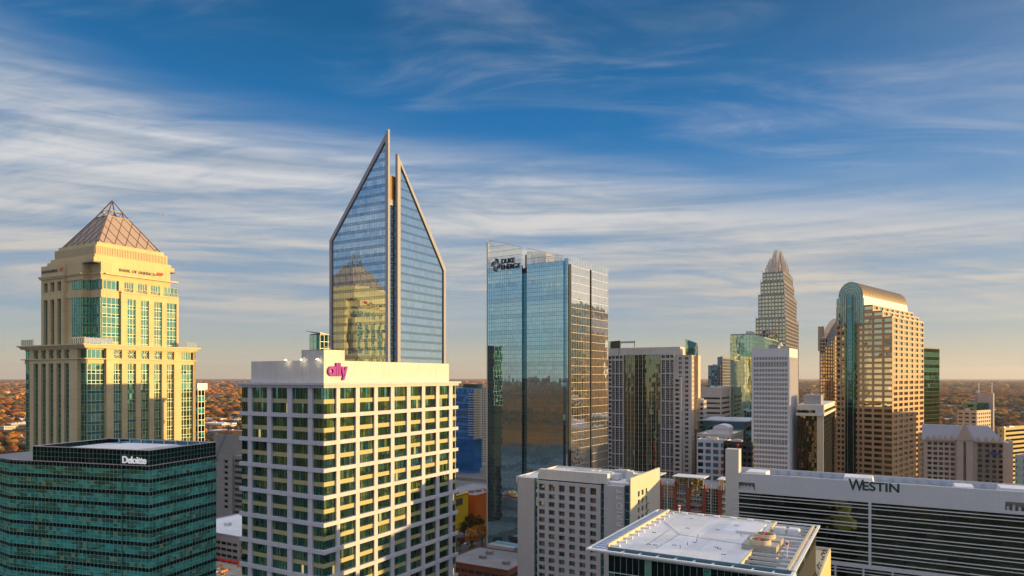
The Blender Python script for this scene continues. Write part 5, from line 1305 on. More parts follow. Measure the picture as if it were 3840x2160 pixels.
# ================================================================ long hotel with horizontal glass bands
def band_hotel():
    k = lambda v: 693.3+v*.12839; ky = lambda v: 440+v*.12839
    # defined from its left end; the near corner is out of the frame on the right
    D0 = 265.0; X0 = (726-CX)/F*D0; Lw = 118.0; th = radians(29.6)
    Xn, Yn = X0+Lw*cos(th), D0-Lw*sin(th); B = Bldg('hotel', 'long pale hotel with black glass bands and dark green lettering, filling the right foreground', 'hotel', CX+Xn/Yn*F, Yn)
    S = wallmat('pale_blue_panel', (.56,.58,.62), .04, (1.5, 1.5), .93); x = lambda p: B.ul(p)
    zp = 88.0; xl = -Lw; D_ = 19.0; L = Face(0,0,0)
    z_b = lambda px, py: B.z(py, x(px), 0)
    zb = z_b(730.5, 491.4); mid = x(869.9)
    m = MB(); rec = [(x(k(337)), x(k(480)))]; rz = (z_b(k(400), ky(388)), z_b(k(400), ky(330)))
    rec2 = [(x(k(2430)), x(k(2430))+14)]
    punched(B, m, L, [], [], xl+3.2, 0, zp, zp+.01, .8, (G['west'],)) if 0 else None
    for a, b in inv(rec+rec2, xl, 0): L.box(m, a, b, -.8, 0, zb, zp)
    for a, b in rec+rec2:
        L.box(m, a, b, -.8, -.003, zb, rz[0]); L.box(m, a, b, -.8, -.003, rz[1], zp)
        c = MB(); L.box(c, a-.1, b+.1, -4, -2.6, zb, zp-1.2); c.build('terrace_back', M['metal'], B.root)
        pl = MB()
        for i in range(9): u = a+.8+i*(b-a-1.6)/8; L.box(pl, u-.35, u+.35, -1.8, -1.0, rz[0]-.3, rz[0]+1.2+.5*(i % 2)); 
        pl.build('rooftop_machine', M['alu'], B.root)
    m.build('panel_wall', S, B.root)
    MB().box(xl+.5, -.4, .8+3.2, D_, 0, zp-2.6).build('core_wall', M['dark'], B.root)
    MB().box(xl+.5, -.4, .81, 4.2, 0, zb).build('core_wall', M['dark'], B.root)
    # glass with projecting white lines
    us = steps(xl+3.0, 0, 3.0); fl = 3.33; zs = [zb-fl*i for i in range(int(zb/fl))][::-1]
    g = MB()
    for i in range(len(us)-1):
        for j in range(len(zs)-1): L.pane(g, us[i], us[i+1], zs[j], zs[j+1], -.5)
    g.build('glass_wall', G['west'], B.root)
    m = MB()
    for z in zs:
        L.box(m, xl+2.6, 0, -.5, .2, z-1.08, z-.90); L.box(m, xl+2.6, 0, -.5, .2, z-2.25, z-2.10)
    m.build('white_sun_shelf', M['whitem'], B.root)
    m = MB(); L.box(m, xl, xl+2.6, -.8, 0, 0, zb); L.box(m, mid-.45, mid+.45, -.5, .35, z_b(869, 566), zb); zl = z_b(869, 566)
    L.box(m, xl+3, 0, -.5, .5, zl-1.0, zl)
    for i in range(8): L.box(m, mid-20+i*9-.3, mid-20+i*9+.3, -.5, .3, 0, zl-1)
    m.build('white_frame', S, B.root)
    # roof with well, plant and a fin at the left end
    m = MB(); m.box(xl, 0, D_-.5, D_, 0, zp); m.box(xl, xl+.6, .8, D_-.5, 0, zp); m.build('panel_wall', S, B.root)
    MB().box(xl+.6, 0, .8, D_-.5, zp-2.6, zp-2.2).build('roof', plain('blue_grey_deck', (.20,.27,.38), .8), B.root)
    zt = B.z(ky(72), x(k(300)), 0); m = MB()
    f0, f1 = xl-.2, xl-.2+5.0
    m.prism([(f0, -.15), (f1, -.15), (f1, 4.6), (f0, 4.6)], zb-30, zt); m.build('stair_fin', wallmat('fin_concrete', (.56,.54,.52), .04), B.root)
    MB().bar((xl+4, 2, zt), (xl+4, 2, zt+1.4), .1).build('fin_lamp_post', M['red'], B.root); 
    q = MB(); q.box(xl+3.6, xl+4.4, 1.6, 2.4, zt+1.3, zt+1.9); q.build('fin_lamp', M['red'], B.root)
    def skybox(a, b, h0=zp-2.6, h1=zp+.6):
        m = MB(); m.hexa([(a,4,h0),(b,4,h0),(b,14,h0),(a,14,h0)], [(a+.6,4.5,h1),(b-.6,4.5,h1),(b-.6,13.5,h1),(a+.6,13.5,h1)]); m.build('roof_box', M['roofw'], B.root)
    skybox(x(k(1150)), x(k(1405))); skybox(x(k(2030)), x(k(2215)), h1=zp-.2); skybox(x(k(2390)), x(k(2600))+10, h1=zp+.3); skybox(xl+6, x(k(560)), h1=zp+.2)
    for a, b in ((735, 960), (1620, 1880)):
        m = MB(); u0, u1 = x(k(a)), x(k(b))
        for w_ in (5, 6.2, 7.4): m.bar((u0, w_, zp-.9), (u1, w_, zp-.9), .28, n=6)
        for i in range(6): u = u0+(u1-u0)*i/5; m.box(u-.15, u+.15, 4.6, 7.8, zp-2.2, zp-.8)
        m.build('pipe_rack', plain('rusty_pipe', (.30,.25,.22), .6, .3), B.root)
    m = MB()
    for i in range(28): u = xl+8+i*4; m.box(u, u+.12, D_-1.5, D_-.5, zp-2.2, zp-.3)
    m.build('parapet_brace', M['alu'], B.root)
    # lettering: tall W then small capitals
    u = x(k(1212)); hz = z_b(k(1260), ky(392)); s_ = 5.7
    text_obj('W', 5.6, B.root, M['signgreen'], 'lettering', (u, .25, hz), 0, .3, .13, sx=.80)
    text_obj('ESTIN', 4.3, B.root, M['signgreen'], 'lettering', (x(k(1312)), .25, z_b(k(1330), ky(390))), 0, .3, .12, spacing=1.0, sx=1.06)
    B.finish()
band_hotel()

# ================================================================ office with the white roof, bottom right foreground
def canopy_office():
    B = Bldg('office_building', 'glass office with a wide white roof and slatted canopy, in the bottom right foreground', 'office building', 793, 137)
    z = 85.0; W, D_ = 45.0, 54.0; tq = G['teal']
    xi0, xi1, yi0, yi1 = -41.0, -11.0, 3.8, 52.2
    # outer rim blade
    m = MB(); rim = lambda x0, x1, y0, y1: m.box(x0, x1, y0, y1, z-.35, z)
    rim(-W, 0, 0, .7); rim(-W, 0, D_-.5, D_); rim(-W, -W+.6, .7, D_-.5); rim(-.6, 0, .7, D_-.5); m.build('canopy_rim', M['whitem'], B.root)
    # slatted strip on the left side
    m = MB(); n_ = 26
    for i in range(n_):
        y = 1+(D_-2)*i/n_; m.hexa([(-W+.6,y,z-.7),(xi0,y,z-.7),(xi0,y+1.3,z-.25),(-W+.6,y+1.3,z-.25)], [(-W+.6,y,z-.62),(xi0,y,z-.62),(xi0,y+1.3,z-.17),(-W+.6,y+1.3,z-.17)])
    m.build('canopy_slat', plain('blue_silver_slat', (.32,.40,.60), .3, .6), B.root)
    m = MB()
    for i in range(n_): y = 1+(D_-2)*i/n_; m.box(-W+.6, xi0, y-.06, y+.06, z-.5, z-.05)
    m.build('canopy_rib', M['whitem'], B.root)
    # roof slab
    MB().box(xi0, xi1, yi0, yi1, z-1.2, z-.15).build('roof', wallmat('white_roof_membrane', (.64,.64,.66), .20, (3.1, 12.0), .90, grime=.12), B.root)
    MB().box(xi1, -1.4, yi0, yi1, z-4.0, z-3.4).build('plant_deck', M['roofw'], B.root)
    m = MB(); m.box(xi0-.25, xi0+.25, yi0-.3, yi1, z-.15, z+.7); m.box(xi0+.25, xi1, yi1-.2, yi1+.2, z-.15, z+.25); m.build('parapet', M['cream2'], B.root)
    m = MB(); m.box(xi0, xi1+11, yi0-.35, yi0-.05, z-1.8, z+.1); m.build('parapet', plain('teal_fascia', (.12,.25,.32), .4, .2), B.root)
    for i in range(11):
        y = 5.5+i*4.4; m = MB(); m.box(xi0+.25, xi0+1.9, y-.07, y+.07, z-.15, z+.12); m.box(xi0+1.9, xi0+2.3, y-.28, y+.28, z-.15, z+.5); m.build('davit_base', M['whitem'], B.root)
    for i in range(6): x_ = xi0+5+i*4.6; MB().box(x_-.8, x_+.8, yi1-1.6, yi1-.25, z-.15, z+.3).build('davit_base', M['whitem'], B.root)
    # front canopy: ribs and gutter
    m = MB()
    for i in range(11): x_ = -W+4+i*4.1; m.hexa([(x_-.16,.7,z-.5),(x_+.16,.7,z-.5),(x_+.16,yi0-.3,z-1.3),(x_-.16,yi0-.3,z-1.3)], [(x_-.16,.7,z-.1),(x_+.16,.7,z-.1),(x_+.16,yi0-.3,z-.35),(x_-.16,yi0-.3,z-.35)])
    m.build('canopy_rib', M['whitem'], B.root)
    m = MB(); m.box(-W+1.2, -.8, 1.0, 1.3, z-1.0, z-.6); m.build('canopy_gutter', M['alu'], B.root)
    # pergola on the right
    m = MB(); m.box(xi1-.25, xi1+.25, yi0, yi1, z-1.0, z+.25); m.box(-1.8, -1.2, yi0, D_-2, z-.6, z+.2); m.build('long_beam', M['cream2'], B.root)
    m = MB()
    for i in range(13): y = yi0+1+i*3.8; m.box(xi1+.25, -1.8, y-.15, y+.15, z-.7, z-.1)
    m.build('cross_beam', M['alu'], B.root)
    m = MB()
    for i in range(16): y = 1.5+i*3.2; m.box(-1.2, -.6, y-.06, y+.06, z-.4, z-.1)
    m.build('canopy_rib', M['whitem'], B.root)
    # roof seams, drains, vents, skylight curb
    m = MB()
    m.box(-34, -33.9, 10, 30, z-.15, z-.12); m.bar((-30, 25, z-.12), (-38, 38, z-.12), .05); m.bar((-30, 25, z-.12), (-12, 22, z-.12), .05); m.bar((-30, 25, z-.12), (-31, 9, z-.12), .05)
    m.build('roof_seam', M['signgrey'], B.root)
    R_ = random.Random(4)
    for i in range(14): 
        m = MB(); x_, y = R_.uniform(-38, -13), R_.uniform(7, 49); m.box(x_-.45, x_-.1, y-.12, y+.12, z-.14, z-.02); m.box(x_+.1, x_+.45, y-.12, y+.12, z-.14, z-.02)
        m.build('roof_drain', M['dark'], B.root)
    for i in range(7): 
        x_, y = R_.uniform(-37, -14), R_.uniform(8, 48); MB().cyl(x_, y, z-.15, z+.55, .07, n=6).build('vent_pipe', M['dark'], B.root)
    MB().box(-18, -12.4, 34, 46, z-.15, z+.55).build('skylight_curb', M['roofw'], B.root)
    # body
    zg = z-1.8; 
    MB().box(xi0+.5, -.9, yi0+.6, yi1-.5, 0, z-1.3 if 0 else zg-2.2).build('core_wall', M['dark'], B.root)
    MB().box(xi0+.5, xi1, yi0+.6, yi1-.5, zg-2.2, z-1.2).build('core_wall', M['dark'], B.root)
    zs = [zg]
    while zs[-1] > 40: zs.append(zs[-1]-4.1)
    zs = zs[::-1]
    for f, a, b in ((Face(0, yi0+.2, 0), xi0, -1.0), (Face(-1.0, 0, 90), yi0+.2, yi1), (Face(xi0, yi1, -90), 0, yi1-yi0-.2)):
        curtain(B, f, steps(a, b, 1.5), zs, [G['del'], G['deld']], M['whitem'], .02, .03, .09, rowmat=lambda i, j: 0 if (i*7+j*3) % 9 == 0 else 1)
    B.finish()
    # lower terrace wing beyond the right edge
    T = Bldg('terrace_wing', 'low terrace wing with a sunlit roof edge, right of the white-roofed office', 'building', 813, 150)
    T.root.location = (75, 168.5, 0); wm = wallmat('sand_terrace', (.50,.42,.26), .1)
    MB().box(-7, 0, 0, 42, 60, 72.4).build('terrace_body', W3, T.root)
    MB().box(-6.6, -.5, .5, 41.5, 72.4, 72.7).build('terrace_floor', wm, T.root)
    m = MB(); m.box(-.5, 0, 0, 42, 72.4, 73.4); m.box(-7, -.5, 0, .4, 72.4, 73.4); m.box(-7, -.5, 41.6, 42, 72.4, 73.4); m.build('parapet', M['cream2'], T.root)
    R_ = random.Random(2); m = MB()
    for i in range(34): x_, y = R_.uniform(-2.6, -.9), R_.uniform(1, 41); m.box(x_-.15, x_+.15, y-.2, y+.2, 72.7, 73.0)
    m.build('paver_foot', M['dark'], T.root); MB().box(-7, 0, 0, 42, 0, 60).build('terrace_base', G['deld'], T.root)
    # cooling towers
    for i, y in enumerate((20.0, 26.5)):
        e = empty('cooling_tower', ['boxy steel cooling tower with a round fan, the nearer one on the white roof', 'boxy steel cooling tower with a round fan, the farther one on the white roof'][i], 'cooling tower', (*B.world(-9.2, y), z-1.0), -B.th, 'cooling towers on the white roof')
        MB().box(-4.2, 3.4, -2.4, 2.4, -2.4, 2.2).build('casing', wallmat('galvanised', (.42,.40,.36), .15, (1.2, 1.2), .9, rough=.5, metal=.3), e)
        m = MB(); n_ = 24; ri, ro = 2.0, 2.35
        for q in range(n_):
            a0, a1 = 2*pi*q/n_, 2*pi*(q+1)/n_; c = lambda r_, a, zz: (-.4+r_*cos(a), r_*sin(a), zz)
            m.hexa([c(ro,a0,2.2),c(ro,a1,2.2),c(ri,a1,2.2),c(ri,a0,2.2)][::1], [c(ro,a0,3.2),c(ro,a1,3.2),c(ri,a1,3.2),c(ri,a0,3.2)])
        ring_ = m.build('fan_ring', M['cream2'], e)
        m = MB()
        for q in range(6): a0 = q*pi/3; m.poly([(-.4,0,2.7), (-.4+1.9*cos(a0),1.9*sin(a0),2.6), (-.4+1.9*cos(a0+.5),1.9*sin(a0+.5),2.8)])
        m.cyl(-.4, 0, 2.5, 2.95, .35); m.build('fan_blades', M['brown'], ring_); 
        m = MB(); m.cyl(-.4, 0, 2.21, 2.25, 1.98, n=20); m.build('fan_well', M['dark'], e)
        MB().bar((-.6, -2, 3.2), (-.6, 2, 3.2), .12).build('fan_motor_bar', M['red'], e)
    for i, x_ in enumerate((-8.6, -5.2)):
        o = MB().box(-1.4, 1.4, -1.5, 1.5, 0, 1.6).box(-1.2, 1.2, -1.3, 1.3, 1.6, 1.9).build('air_handler', plain('white_unit', (.75,.76,.78), .4))
        o.location = (*B.world(x_, 43), z-1.2); o.rotation_euler.z = -B.th
        tag(o, ['white square rooftop unit, the left one of two at the back of the pergola', 'white square rooftop unit, the right one of two at the back of the pergola'][i], 'air unit', 'white rooftop units')
    for i, (x_, y, h_) in enumerate(((-3.0, 14.0, 3.2), (-37.5, 51, 1.9))):
        e = empty('warning_light', ['red aircraft warning light on a pole, beside the cooling towers', 'red aircraft warning light on a pole, at the back left corner of the white roof'][i], 'warning light', (*B.world(x_, y), z-.5), 0, 'red warning lights')
        MB().cyl(0, 0, 0, h_, .12, n=8).build('pole', M['whitem'], e); m = MB(); m.cyl(0, 0, h_, h_+.25, .34, n=10); m.cyl(0, 0, h_+.85, h_+1.0, .34, n=10); m.build('lamp_base', M['whitem'], e)
        MB().cyl(0, 0, h_+.25, h_+.85, .30, n=10).build('red_lens', M['red'], e)
canopy_office()

# ================================================================ red brick apartments behind
def brick_flats():
    B = Bldg('apartment_building', 'red brick apartment building with glass bays and white roof canopies, behind the white-roofed office', 'apartment building', 727, 372)
    k = lambda v: 506.7+v*.09387; ky = lambda v: 440+v*.09387; x = lambda v: B.ul(k(v))
    zt = B.z(ky(500), x(1900), 0); xl = x(1495); L = Face(0,0,0); g = (G['amber'], M['alu']); gd = (G['olive'], M['alu']); m = MB()
    core(B, xl, -.3, 1.3, 26, zt-.2, M['brick'])
    segs = [(1495,1618,'g'),(1618,1655,'b'),(1655,1780,'s'),(1780,1812,'b'),(1812,1920,'g'),(1920,1955,'b'),(1955,2090,'w'),(2090,2120,'b'),(2120,2250,'s'),(2250,2290,'b'),(2290,2340,'g')]
    fl = 3.3
    for a, b, t in segs:
        u0, u1 = x(a), min(x(b), 0); 
        if u1 <= u0: continue
        if t == 'b': L.box(m, u0, u1, -1.3, .6, 0, zt+2); continue
        z = zt+(2.5 if t == 'g' else 0) ; top = z
        kk = 0
        while z > 25:
            if t == 's': B.win(L, u0, u1, z-fl, z, -.4, g if kk < 2 else gd, 5, 2, .1)
            elif t == 'g' or kk < 3: B.win(L, u0+.3, u1-.3, z-fl+.7, z, -.2, g if kk < 1 else gd, 4, 2, .1); L.box(m, u0, u1, -1.2, -.1, z-fl, z-fl+.7)
            else: B.win(L, (u0*.65+u1*.35), (u0*.35+u1*.65), z-fl+.7, z-.2, -.4, gd, 3, 1, .12); L.box(m, u0, u1, -1.2, -.41, z-fl, z)
            if t != 's' and kk > 0:
                bb = MB(); L.box(bb, u0+.5, u1-.5, 0, 1.5, z-fl+.1, z-fl+.35)
                for q in range(9): u = u0+.5+(u1-u0-1)*q/8; L.box(bb, u-.05, u+.05, 1.38, 1.48, z-fl+.35, z-fl+1.3)
                L.box(bb, u0+.5, u1-.5, 1.36, 1.5, z-fl+1.25, z-fl+1.4); bb.build('balcony', M['alu'], B.root)
            z -= fl; kk += 1
    m.build('brick_wall', M['brick'], B.root)
    for a, b in ((1500, 1650), (1775, 2115), (2250, 2330)):
        u0, u1 = x(a), x(b); c = MB(); c.box(u0, u1, -2.5, 9, zt+5.6, zt+6.0); c.build('roof_canopy', M['whitem'], B.root)
        c = MB(); 
        for q in (u0+.8, (u0+u1)/2, u1-.8): c.box(q-.2, q+.2, -1.6, -1.2, zt, zt+5.6)
        c.build('canopy_post', M['alu'], B.root)
        c = MB(); f = Face(0, .2, 0)
        for i in range(8): f.pane(c, u0+1+(u1-u0-2)*i/8, u0+1+(u1-u0-2)*(i+1)/8, zt-.1, zt+5.4)
        c.build('penthouse_glass', G['amber'], B.root)
    MB().box(xl, 0, 1.3, 26, zt-.2, zt+.1).build('roof', M['roofg'], B.root)
    m = MB()
    for v in (1718, 2180): u = x(v); m.box(u-.15, u+.15, -.9, -.6, zt-18, zt+2.5)
    m.build('downpipe', M['whitem'], B.root); B.finish(100)
brick_flats()
# ================================================================ ground
def ground():
    m, n = newmat('autumn_ground'); g = n.add('ShaderNodeNewGeometry').outputs['Position']
    a = n.noise(g, .0011, 5, .6, .4); b = n.noise(g, .006, 5, .65); c = n.noise(g, .0004, 3, .5)
    col = n.ramp(n.math('ADD', n.math('MULTIPLY', a, .55), n.math('MULTIPLY', b, .45)), [(.34, (.035,.035,.022)), (.42, (.09,.055,.03)), (.5, (.20,.085,.03)), (.58, (.26,.10,.035)), (.66, (.10,.065,.04)), (.74, (.16,.14,.13))])
    p = n.add('ShaderNodeBsdfPrincipled', ins={'Base Color': col, 'Roughness': 1.0, 'Specular IOR Level': 0.0}); n.add('ShaderNodeOutputMaterial', ins={0: p.outputs[0]})
    mb = MB(); R_ = 40000; k = 64
    ring = [(R_*cos(2*pi*i/k), R_*sin(2*pi*i/k), 0) for i in range(k)]; mb.poly(ring)
    tag(mb.build('ground', m), kind='structure')
    m, n = newmat('city_asphalt'); g = n.add('ShaderNodeNewGeometry').outputs['Position']
    a = n.noise(g, .02, 5, .6); b = n.noise(g, .3, 4, .6)
    col = n.ramp(n.math('ADD', n.math('MULTIPLY', a, .6), n.math('MULTIPLY', b, .4)), [(.35, (.035,.036,.04)), (.5, (.06,.06,.06)), (.62, (.10,.095,.09)), (.7, (.05,.06,.04))])
    p = n.add('ShaderNodeBsdfPrincipled', ins={'Base Color': col, 'Roughness': .9, 'Specular IOR Level': .2}); n.add('ShaderNodeOutputMaterial', ins={0: p.outputs[0]})
    mb = MB(); mb.poly([(-700,-300,.15),(900,-300,.15),(900,1000,.15),(-700,1000,.15)]); tag(mb.build('road', m), kind='structure')
    # streets: kerbed pavements and painted lane lines on the grid
    th = -radians(29.6); rot = lambda x, y: (x*cos(th)-y*sin(th)+0, x*sin(th)+y*cos(th)+430)
    pv = plain('pavement_concrete', (.13,.125,.12), .9); ln = plain('lane_paint', (.7,.7,.66), .8); P_, Lm = MB(), MB()
    for i in range(-4, 5):
        for j in range(-3, 4):
            cxx, cyy = i*128, j*128; q = [rot(cxx+a, cyy+b) for a, b in ((-54,-54),(54,-54),(54,54),(-54,54))]
            P_.hexa([(a,b,.15) for a,b in q], [(a,b,.29) for a,b in q])
            for s in range(-60, 61, 9):
                for o in ((s, -64, 4, .12), (-64, s, .12, 4)):
                    q = [rot(cxx+o[0]+dx_, cyy+o[1]+dy_) for dx_, dy_ in ((-o[2]/2,-o[3]/2),(o[2]/2,-o[3]/2),(o[2]/2,o[3]/2),(-o[2]/2,o[3]/2))]
                    Lm.poly([(a,b,.158) for a,b in q])
    tag(P_.build('pavement', pv), kind='structure'); tag(Lm.build('lane_marking', ln), kind='structure')
ground()

# ================================================================ autumn woodland as one mass, thinning into single crowns nearby
def ico(sub):
    import bmesh
    bm = bmesh.new(); bmesh.ops.create_icosphere(bm, subdivisions=sub, radius=1.0)
    v = np.array([p.co[:] for p in bm.verts]); bm.verts.ensure_lookup_table(); f = np.array([[x.index for x in q.verts] for q in bm.faces]); bm.free(); return v, f
def leafmat(name):
    m, n = newmat(name); at = n.add('ShaderNodeAttribute', attribute_name='rnd').outputs['Color']; g = n.add('ShaderNodeNewGeometry').outputs['Position']
    a = n.noise(g, .35, 4, .7); col = n.scale(at, n.math('MULTIPLY_ADD', n.math('SUBTRACT', a, .5), 1.6, 1.0))
    bp = n.add('ShaderNodeBump', ins={'Strength': 1.0, 'Distance': 2.5, 'Height': a})
    d = n.add('ShaderNodeBsdfDiffuse', ins={'Color': col, 'Normal': bp.outputs[0]}); n.add('ShaderNodeOutputMaterial', ins={0: d.outputs[0]}); return m
PAL = np.array([(.34,.13,.04),(.40,.18,.04),(.26,.10,.04),(.15,.08,.045),(.09,.08,.045),(.05,.065,.03),(.46,.24,.05),(.14,.12,.10)])
def forest():
    lm = leafmat('autumn_canopy'); r = np.random.default_rng(3)
    VV, FF, CC, off = [], [], [], 0
    from mathutils import noise as mn
    for (d0, d1, n_, rad, sub) in ((1050, 1900, 5200, 7.5, 2), (1900, 3600, 7500, 11.5, 2), (3600, 7500, 9000, 22, 1), (7500, 15000, 7000, 45, 1)):
        v0, f0 = ico(sub)
        ang = r.uniform(-.80, .80, n_); D = np.sqrt(r.uniform(d0**2, d1**2, n_)); X, Y = D*np.tan(ang*.9), D
        for x, y in zip(X, Y):
            patch = mn.noise(Vector((x/900, y/900, .3))); px = CX+x/y*F
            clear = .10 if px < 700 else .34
            if y < 7000 and mn.noise(Vector((x/260, y/420, 5.1))) > .42-clear: continue
            s = rad*r.uniform(.6, 1.25); v = v0.copy(); v *= 1+r.uniform(-.28, .28, (len(v), 1))
            sc = np.array([s*r.uniform(.85, 1.2), s*r.uniform(.85, 1.2), s*r.uniform(.62, .85)*(1 if rad < 20 else .5)])
            v = v*sc+np.array([x, y, sc[2]*.95+ (3 if rad < 20 else 1)])
            k = int(np.clip(r.normal(2.8+patch*5, 2.2), 0, 7)); c = PAL[k]*r.uniform(.75, 1.2)
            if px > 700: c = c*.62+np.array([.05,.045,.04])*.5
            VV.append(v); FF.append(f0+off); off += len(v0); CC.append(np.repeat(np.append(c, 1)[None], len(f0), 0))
    V, Fc, Cc = np.concatenate(VV), np.concatenate(FF), np.concatenate(CC)
    me = bpy.data.meshes.new('forest'); me.vertices.add(len(V)); me.vertices.foreach_set('co', V.ravel().astype(np.float32))
    me.loops.add(len(Fc)*3); me.loops.foreach_set('vertex_index', Fc.ravel().astype(np.int32)); me.polygons.add(len(Fc))
    me.polygons.foreach_set('loop_start', np.arange(0, len(Fc)*3, 3, dtype=np.int32)); me.update(calc_edges=True)
    me.polygons.foreach_set('use_smooth', np.ones(len(Fc), bool))
    me.attributes.new('rnd', 'FLOAT_COLOR', 'FACE').data.foreach_set('color', Cc.ravel().astype(np.float32)); me.materials.append(lm)
    o = bpy.data.objects.new('forest', me); C.objects.link(o); tag(o, 'rust and orange autumn woodland spreading to the horizon', 'forest', kind='stuff')
forest()

def tree(label, x, y, h, r, pal, seed, n_=1700, group=None, z=0.2):
    R_ = random.Random(seed); e = empty('broadleaf_tree', label, 'tree', (x, y, z), 0, group)
    m = MB(); tb = h*.42; m.bar((0,0,0), (.1,.1,tb), (r*.075, r*.05), n=8); lobes = []
    for i in range(9):
        a = 2*pi*i/9+R_.uniform(-.3,.3); q = Vector((cos(a)*r*R_.uniform(.3,.75), sin(a)*r*R_.uniform(.3,.75), h*R_.uniform(.45,.88))); m.bar((0,0,tb*R_.uniform(.55,1)), q, (r*.035, r*.012), n=5); lobes.append((q, r*R_.uniform(.30,.48)))
    lobes.append((Vector((0,0,h*.86)), r*.42)); lobes.append((Vector((0,0,h*.62)), r*.6))
    m.build('trunk', plain('bark', (.06,.045,.035), .9), e)
    c = MB(); 
    for i in range(n_):
        q, lr = R_.choice(lobes); d = Vector((R_.gauss(0,1), R_.gauss(0,1), R_.gauss(0,1))).normalized()*lr*R_.uniform(.55,1.1); d.z *= .8; p = q+d
        u = Vector((R_.gauss(0,1), R_.gauss(0,1), R_.gauss(0,1))).normalized(); w_ = u.orthogonal().normalized(); s = r*R_.uniform(.035,.07)
        t = u.cross(w_); c.poly([p+w_*s, p+t*s*.8, p-w_*s, p-t*s*.7])
    o = c.build('crown', LM, e); at = o.data.attributes['rnd']; k = len(c.f); rr = np.ones((k, 4)); ra = np.random.default_rng(seed)
    ca, cb = np.array(pal[0]), np.array(pal[1]); t = ra.random((k, 1)); rr[:, :3] = (ca*(1-t)+cb*t)*ra.uniform(.7, 1.2, (k, 1)); at.data.foreach_set('color', rr.ravel()); return e
LM = leafmat('leaf')
P2 = lambda px, D: ((px-CX)/F*D, D)
ORG = ((.50,.16,.02), (.62,.27,.03)); GRN = ((.03,.055,.02), (.07,.09,.03)); BRN = ((.16,.07,.03), (.10,.08,.03))
T = [('bright orange tree, the left one of the pair below the yellow building', 471.5, 492, 15, 6.5, ORG), ('bright orange tree, the right one of the pair below the orange building', 482, 500, 17, 7.0, ORG),
     ('dark green round tree, at the foot of the orange building', 479, 535, 17, 7, GRN), ('dark green tree, at the foot of the yellow building', 464, 528, 13, 6, GRN),
     ('brown half-bare tree, at the left of the orange pair', 460, 488, 10, 4.5, BRN), ('olive green tree, just below the pair of orange trees', 473, 470, 9, 4.5, ((.08,.09,.02),(.14,.12,.03))),
     ('brown-green tree, behind the dark green tree by the orange building', 470, 560, 12, 6, BRN)]
for i, (lb, px, D, h, r, pal) in enumerate(T): x, y = P2(px, D); tree(lb, x, y, h, r, pal, 50+i, group='trees in the street gap right of the gridded tower')
for i, (px, D, h, r, pal, lb) in enumerate(((2, 930, 19, 12, BRN, 'large brown-green tree at the left edge of the photo, lowest of the wood there'), (12, 950, 20, 13, ((.05,.06,.02),(.10,.09,.03)), 'large dark olive tree between the left edge and the cream bank tower'), (21, 930, 17, 11, BRN, 'large russet tree tight against the cream bank tower'), (6, 870, 15, 10, GRN, 'dark green tree in the bottom row at the left edge'), (17, 860, 15, 10, ((.07,.05,.03),(.12,.07,.03)), 'dark brown tree in the bottom row beside the cream bank tower'))):
    x, y = P2(px, D); tree(lb, x, y, h, r, pal, 80+i, n_=1500, group='big trees at the left edge')

# ================================================================ low buildings among the trees
def low(name, label, cat, px, D, w, d, h, wall, yaw=29.6, roof='roofw', group=None, gable=False, blank=False):
    B = Bldg(name, label, cat, px, D, yaw=yaw, group=group); m = MB(); m.box(-w, 0, 0, d, 0, h); m.build('wall', wall, B.root)
    if gable: MB().hexa([(-w-.5,-.5,h),(.5,-.5,h),(.5,d+.5,h),(-w-.5,d+.5,h)], [(-w-.5,d*.45,h+d*.3),(.5,d*.45,h+d*.3),(.5,d*.55,h+d*.3),(-w-.5,d*.55,h+d*.3)]).build('roof', M[roof], B.root)
    else:
        m = MB(); m.box(-w-.3, .3, -.3, .3, h, h+.8); m.box(-.3, .3, .3, d, h, h+.8); m.box(-w-.3, -w+.3, .3, d, h, h+.8); m.box(-w+.3, -.3, d-.5, d, h, h+.8); m.box(-w+.3, -.3, .3, d-.5, h, h+.2, 1)
        R_ = random.Random(int(px*7+D))
        for i in range(3): a, b = R_.uniform(-w*.9, -w*.1), R_.uniform(d*.2, d*.8); m.box(a-2, a+2, b-1.5, b+1.5, h+.2, h+2.2, 1)
        m.build('roof', [wall, M[roof]], B.root)
    m = MB(); L, R = Face(0,0,0), Face(0,0,90); fh = 3.8; k = 0
    while not blank and fh*(k+1) < h+.5 and k < 12:
        z0 = fh*k+1.2
        for f, a, b in ((L, -w+1, -1), (R, 1, d-1)):
            n_ = max(2, int((b-a)/5))
            if D > 900: f.box(m, a, b, 0, .12, z0, min(z0+1.7, h-.4)); continue
            for i in range(n_): B.win(f, a+(b-a)*i/n_+.6, a+(b-a)*(i+1)/n_-.6, z0, min(z0+1.7, h-.4), .04, (G['wind'], M['dark']), 2, 1, .08)
        k += 1
    m.build('window_band', M['dark'], B.root); B.finish(60); return B
CR = wallmat('cream_render_far', (.60,.52,.40), .05); WH = wallmat('white_render_far', (.70,.68,.66), .05); OR = wallmat('orange_brick_far', (.55,.20,.06), .1); GY = wallmat('grey_far', (.34,.33,.34), .1); RD = wallmat('rust_brick_far', (.22,.08,.05), .1)
low('low_building', 'grey flat-roofed block with two box vents, below the deep blue apartment tower', 'building', 476, 612, 52, 75, 15, GY, roof='roofg')
yb_ = low('gallery_building', 'bright yellow clad building, right beside the foot of the gridded tower', 'building', 453.5, 545, 26, 22, 29, M['yellow'], roof='roofg', blank=True)
low('gallery_building', 'orange terracotta clad building, between the yellow one and the mirrored tower', 'building', 475.5, 566, 14, 34, 26, M['orange'], roof='roofg', blank=True)
m = MB(); Face(0,0,90).box(m, 2, 13, -.1, .15, 21, 26.5); m.build('dark_window', M['brown'], yb_.root)
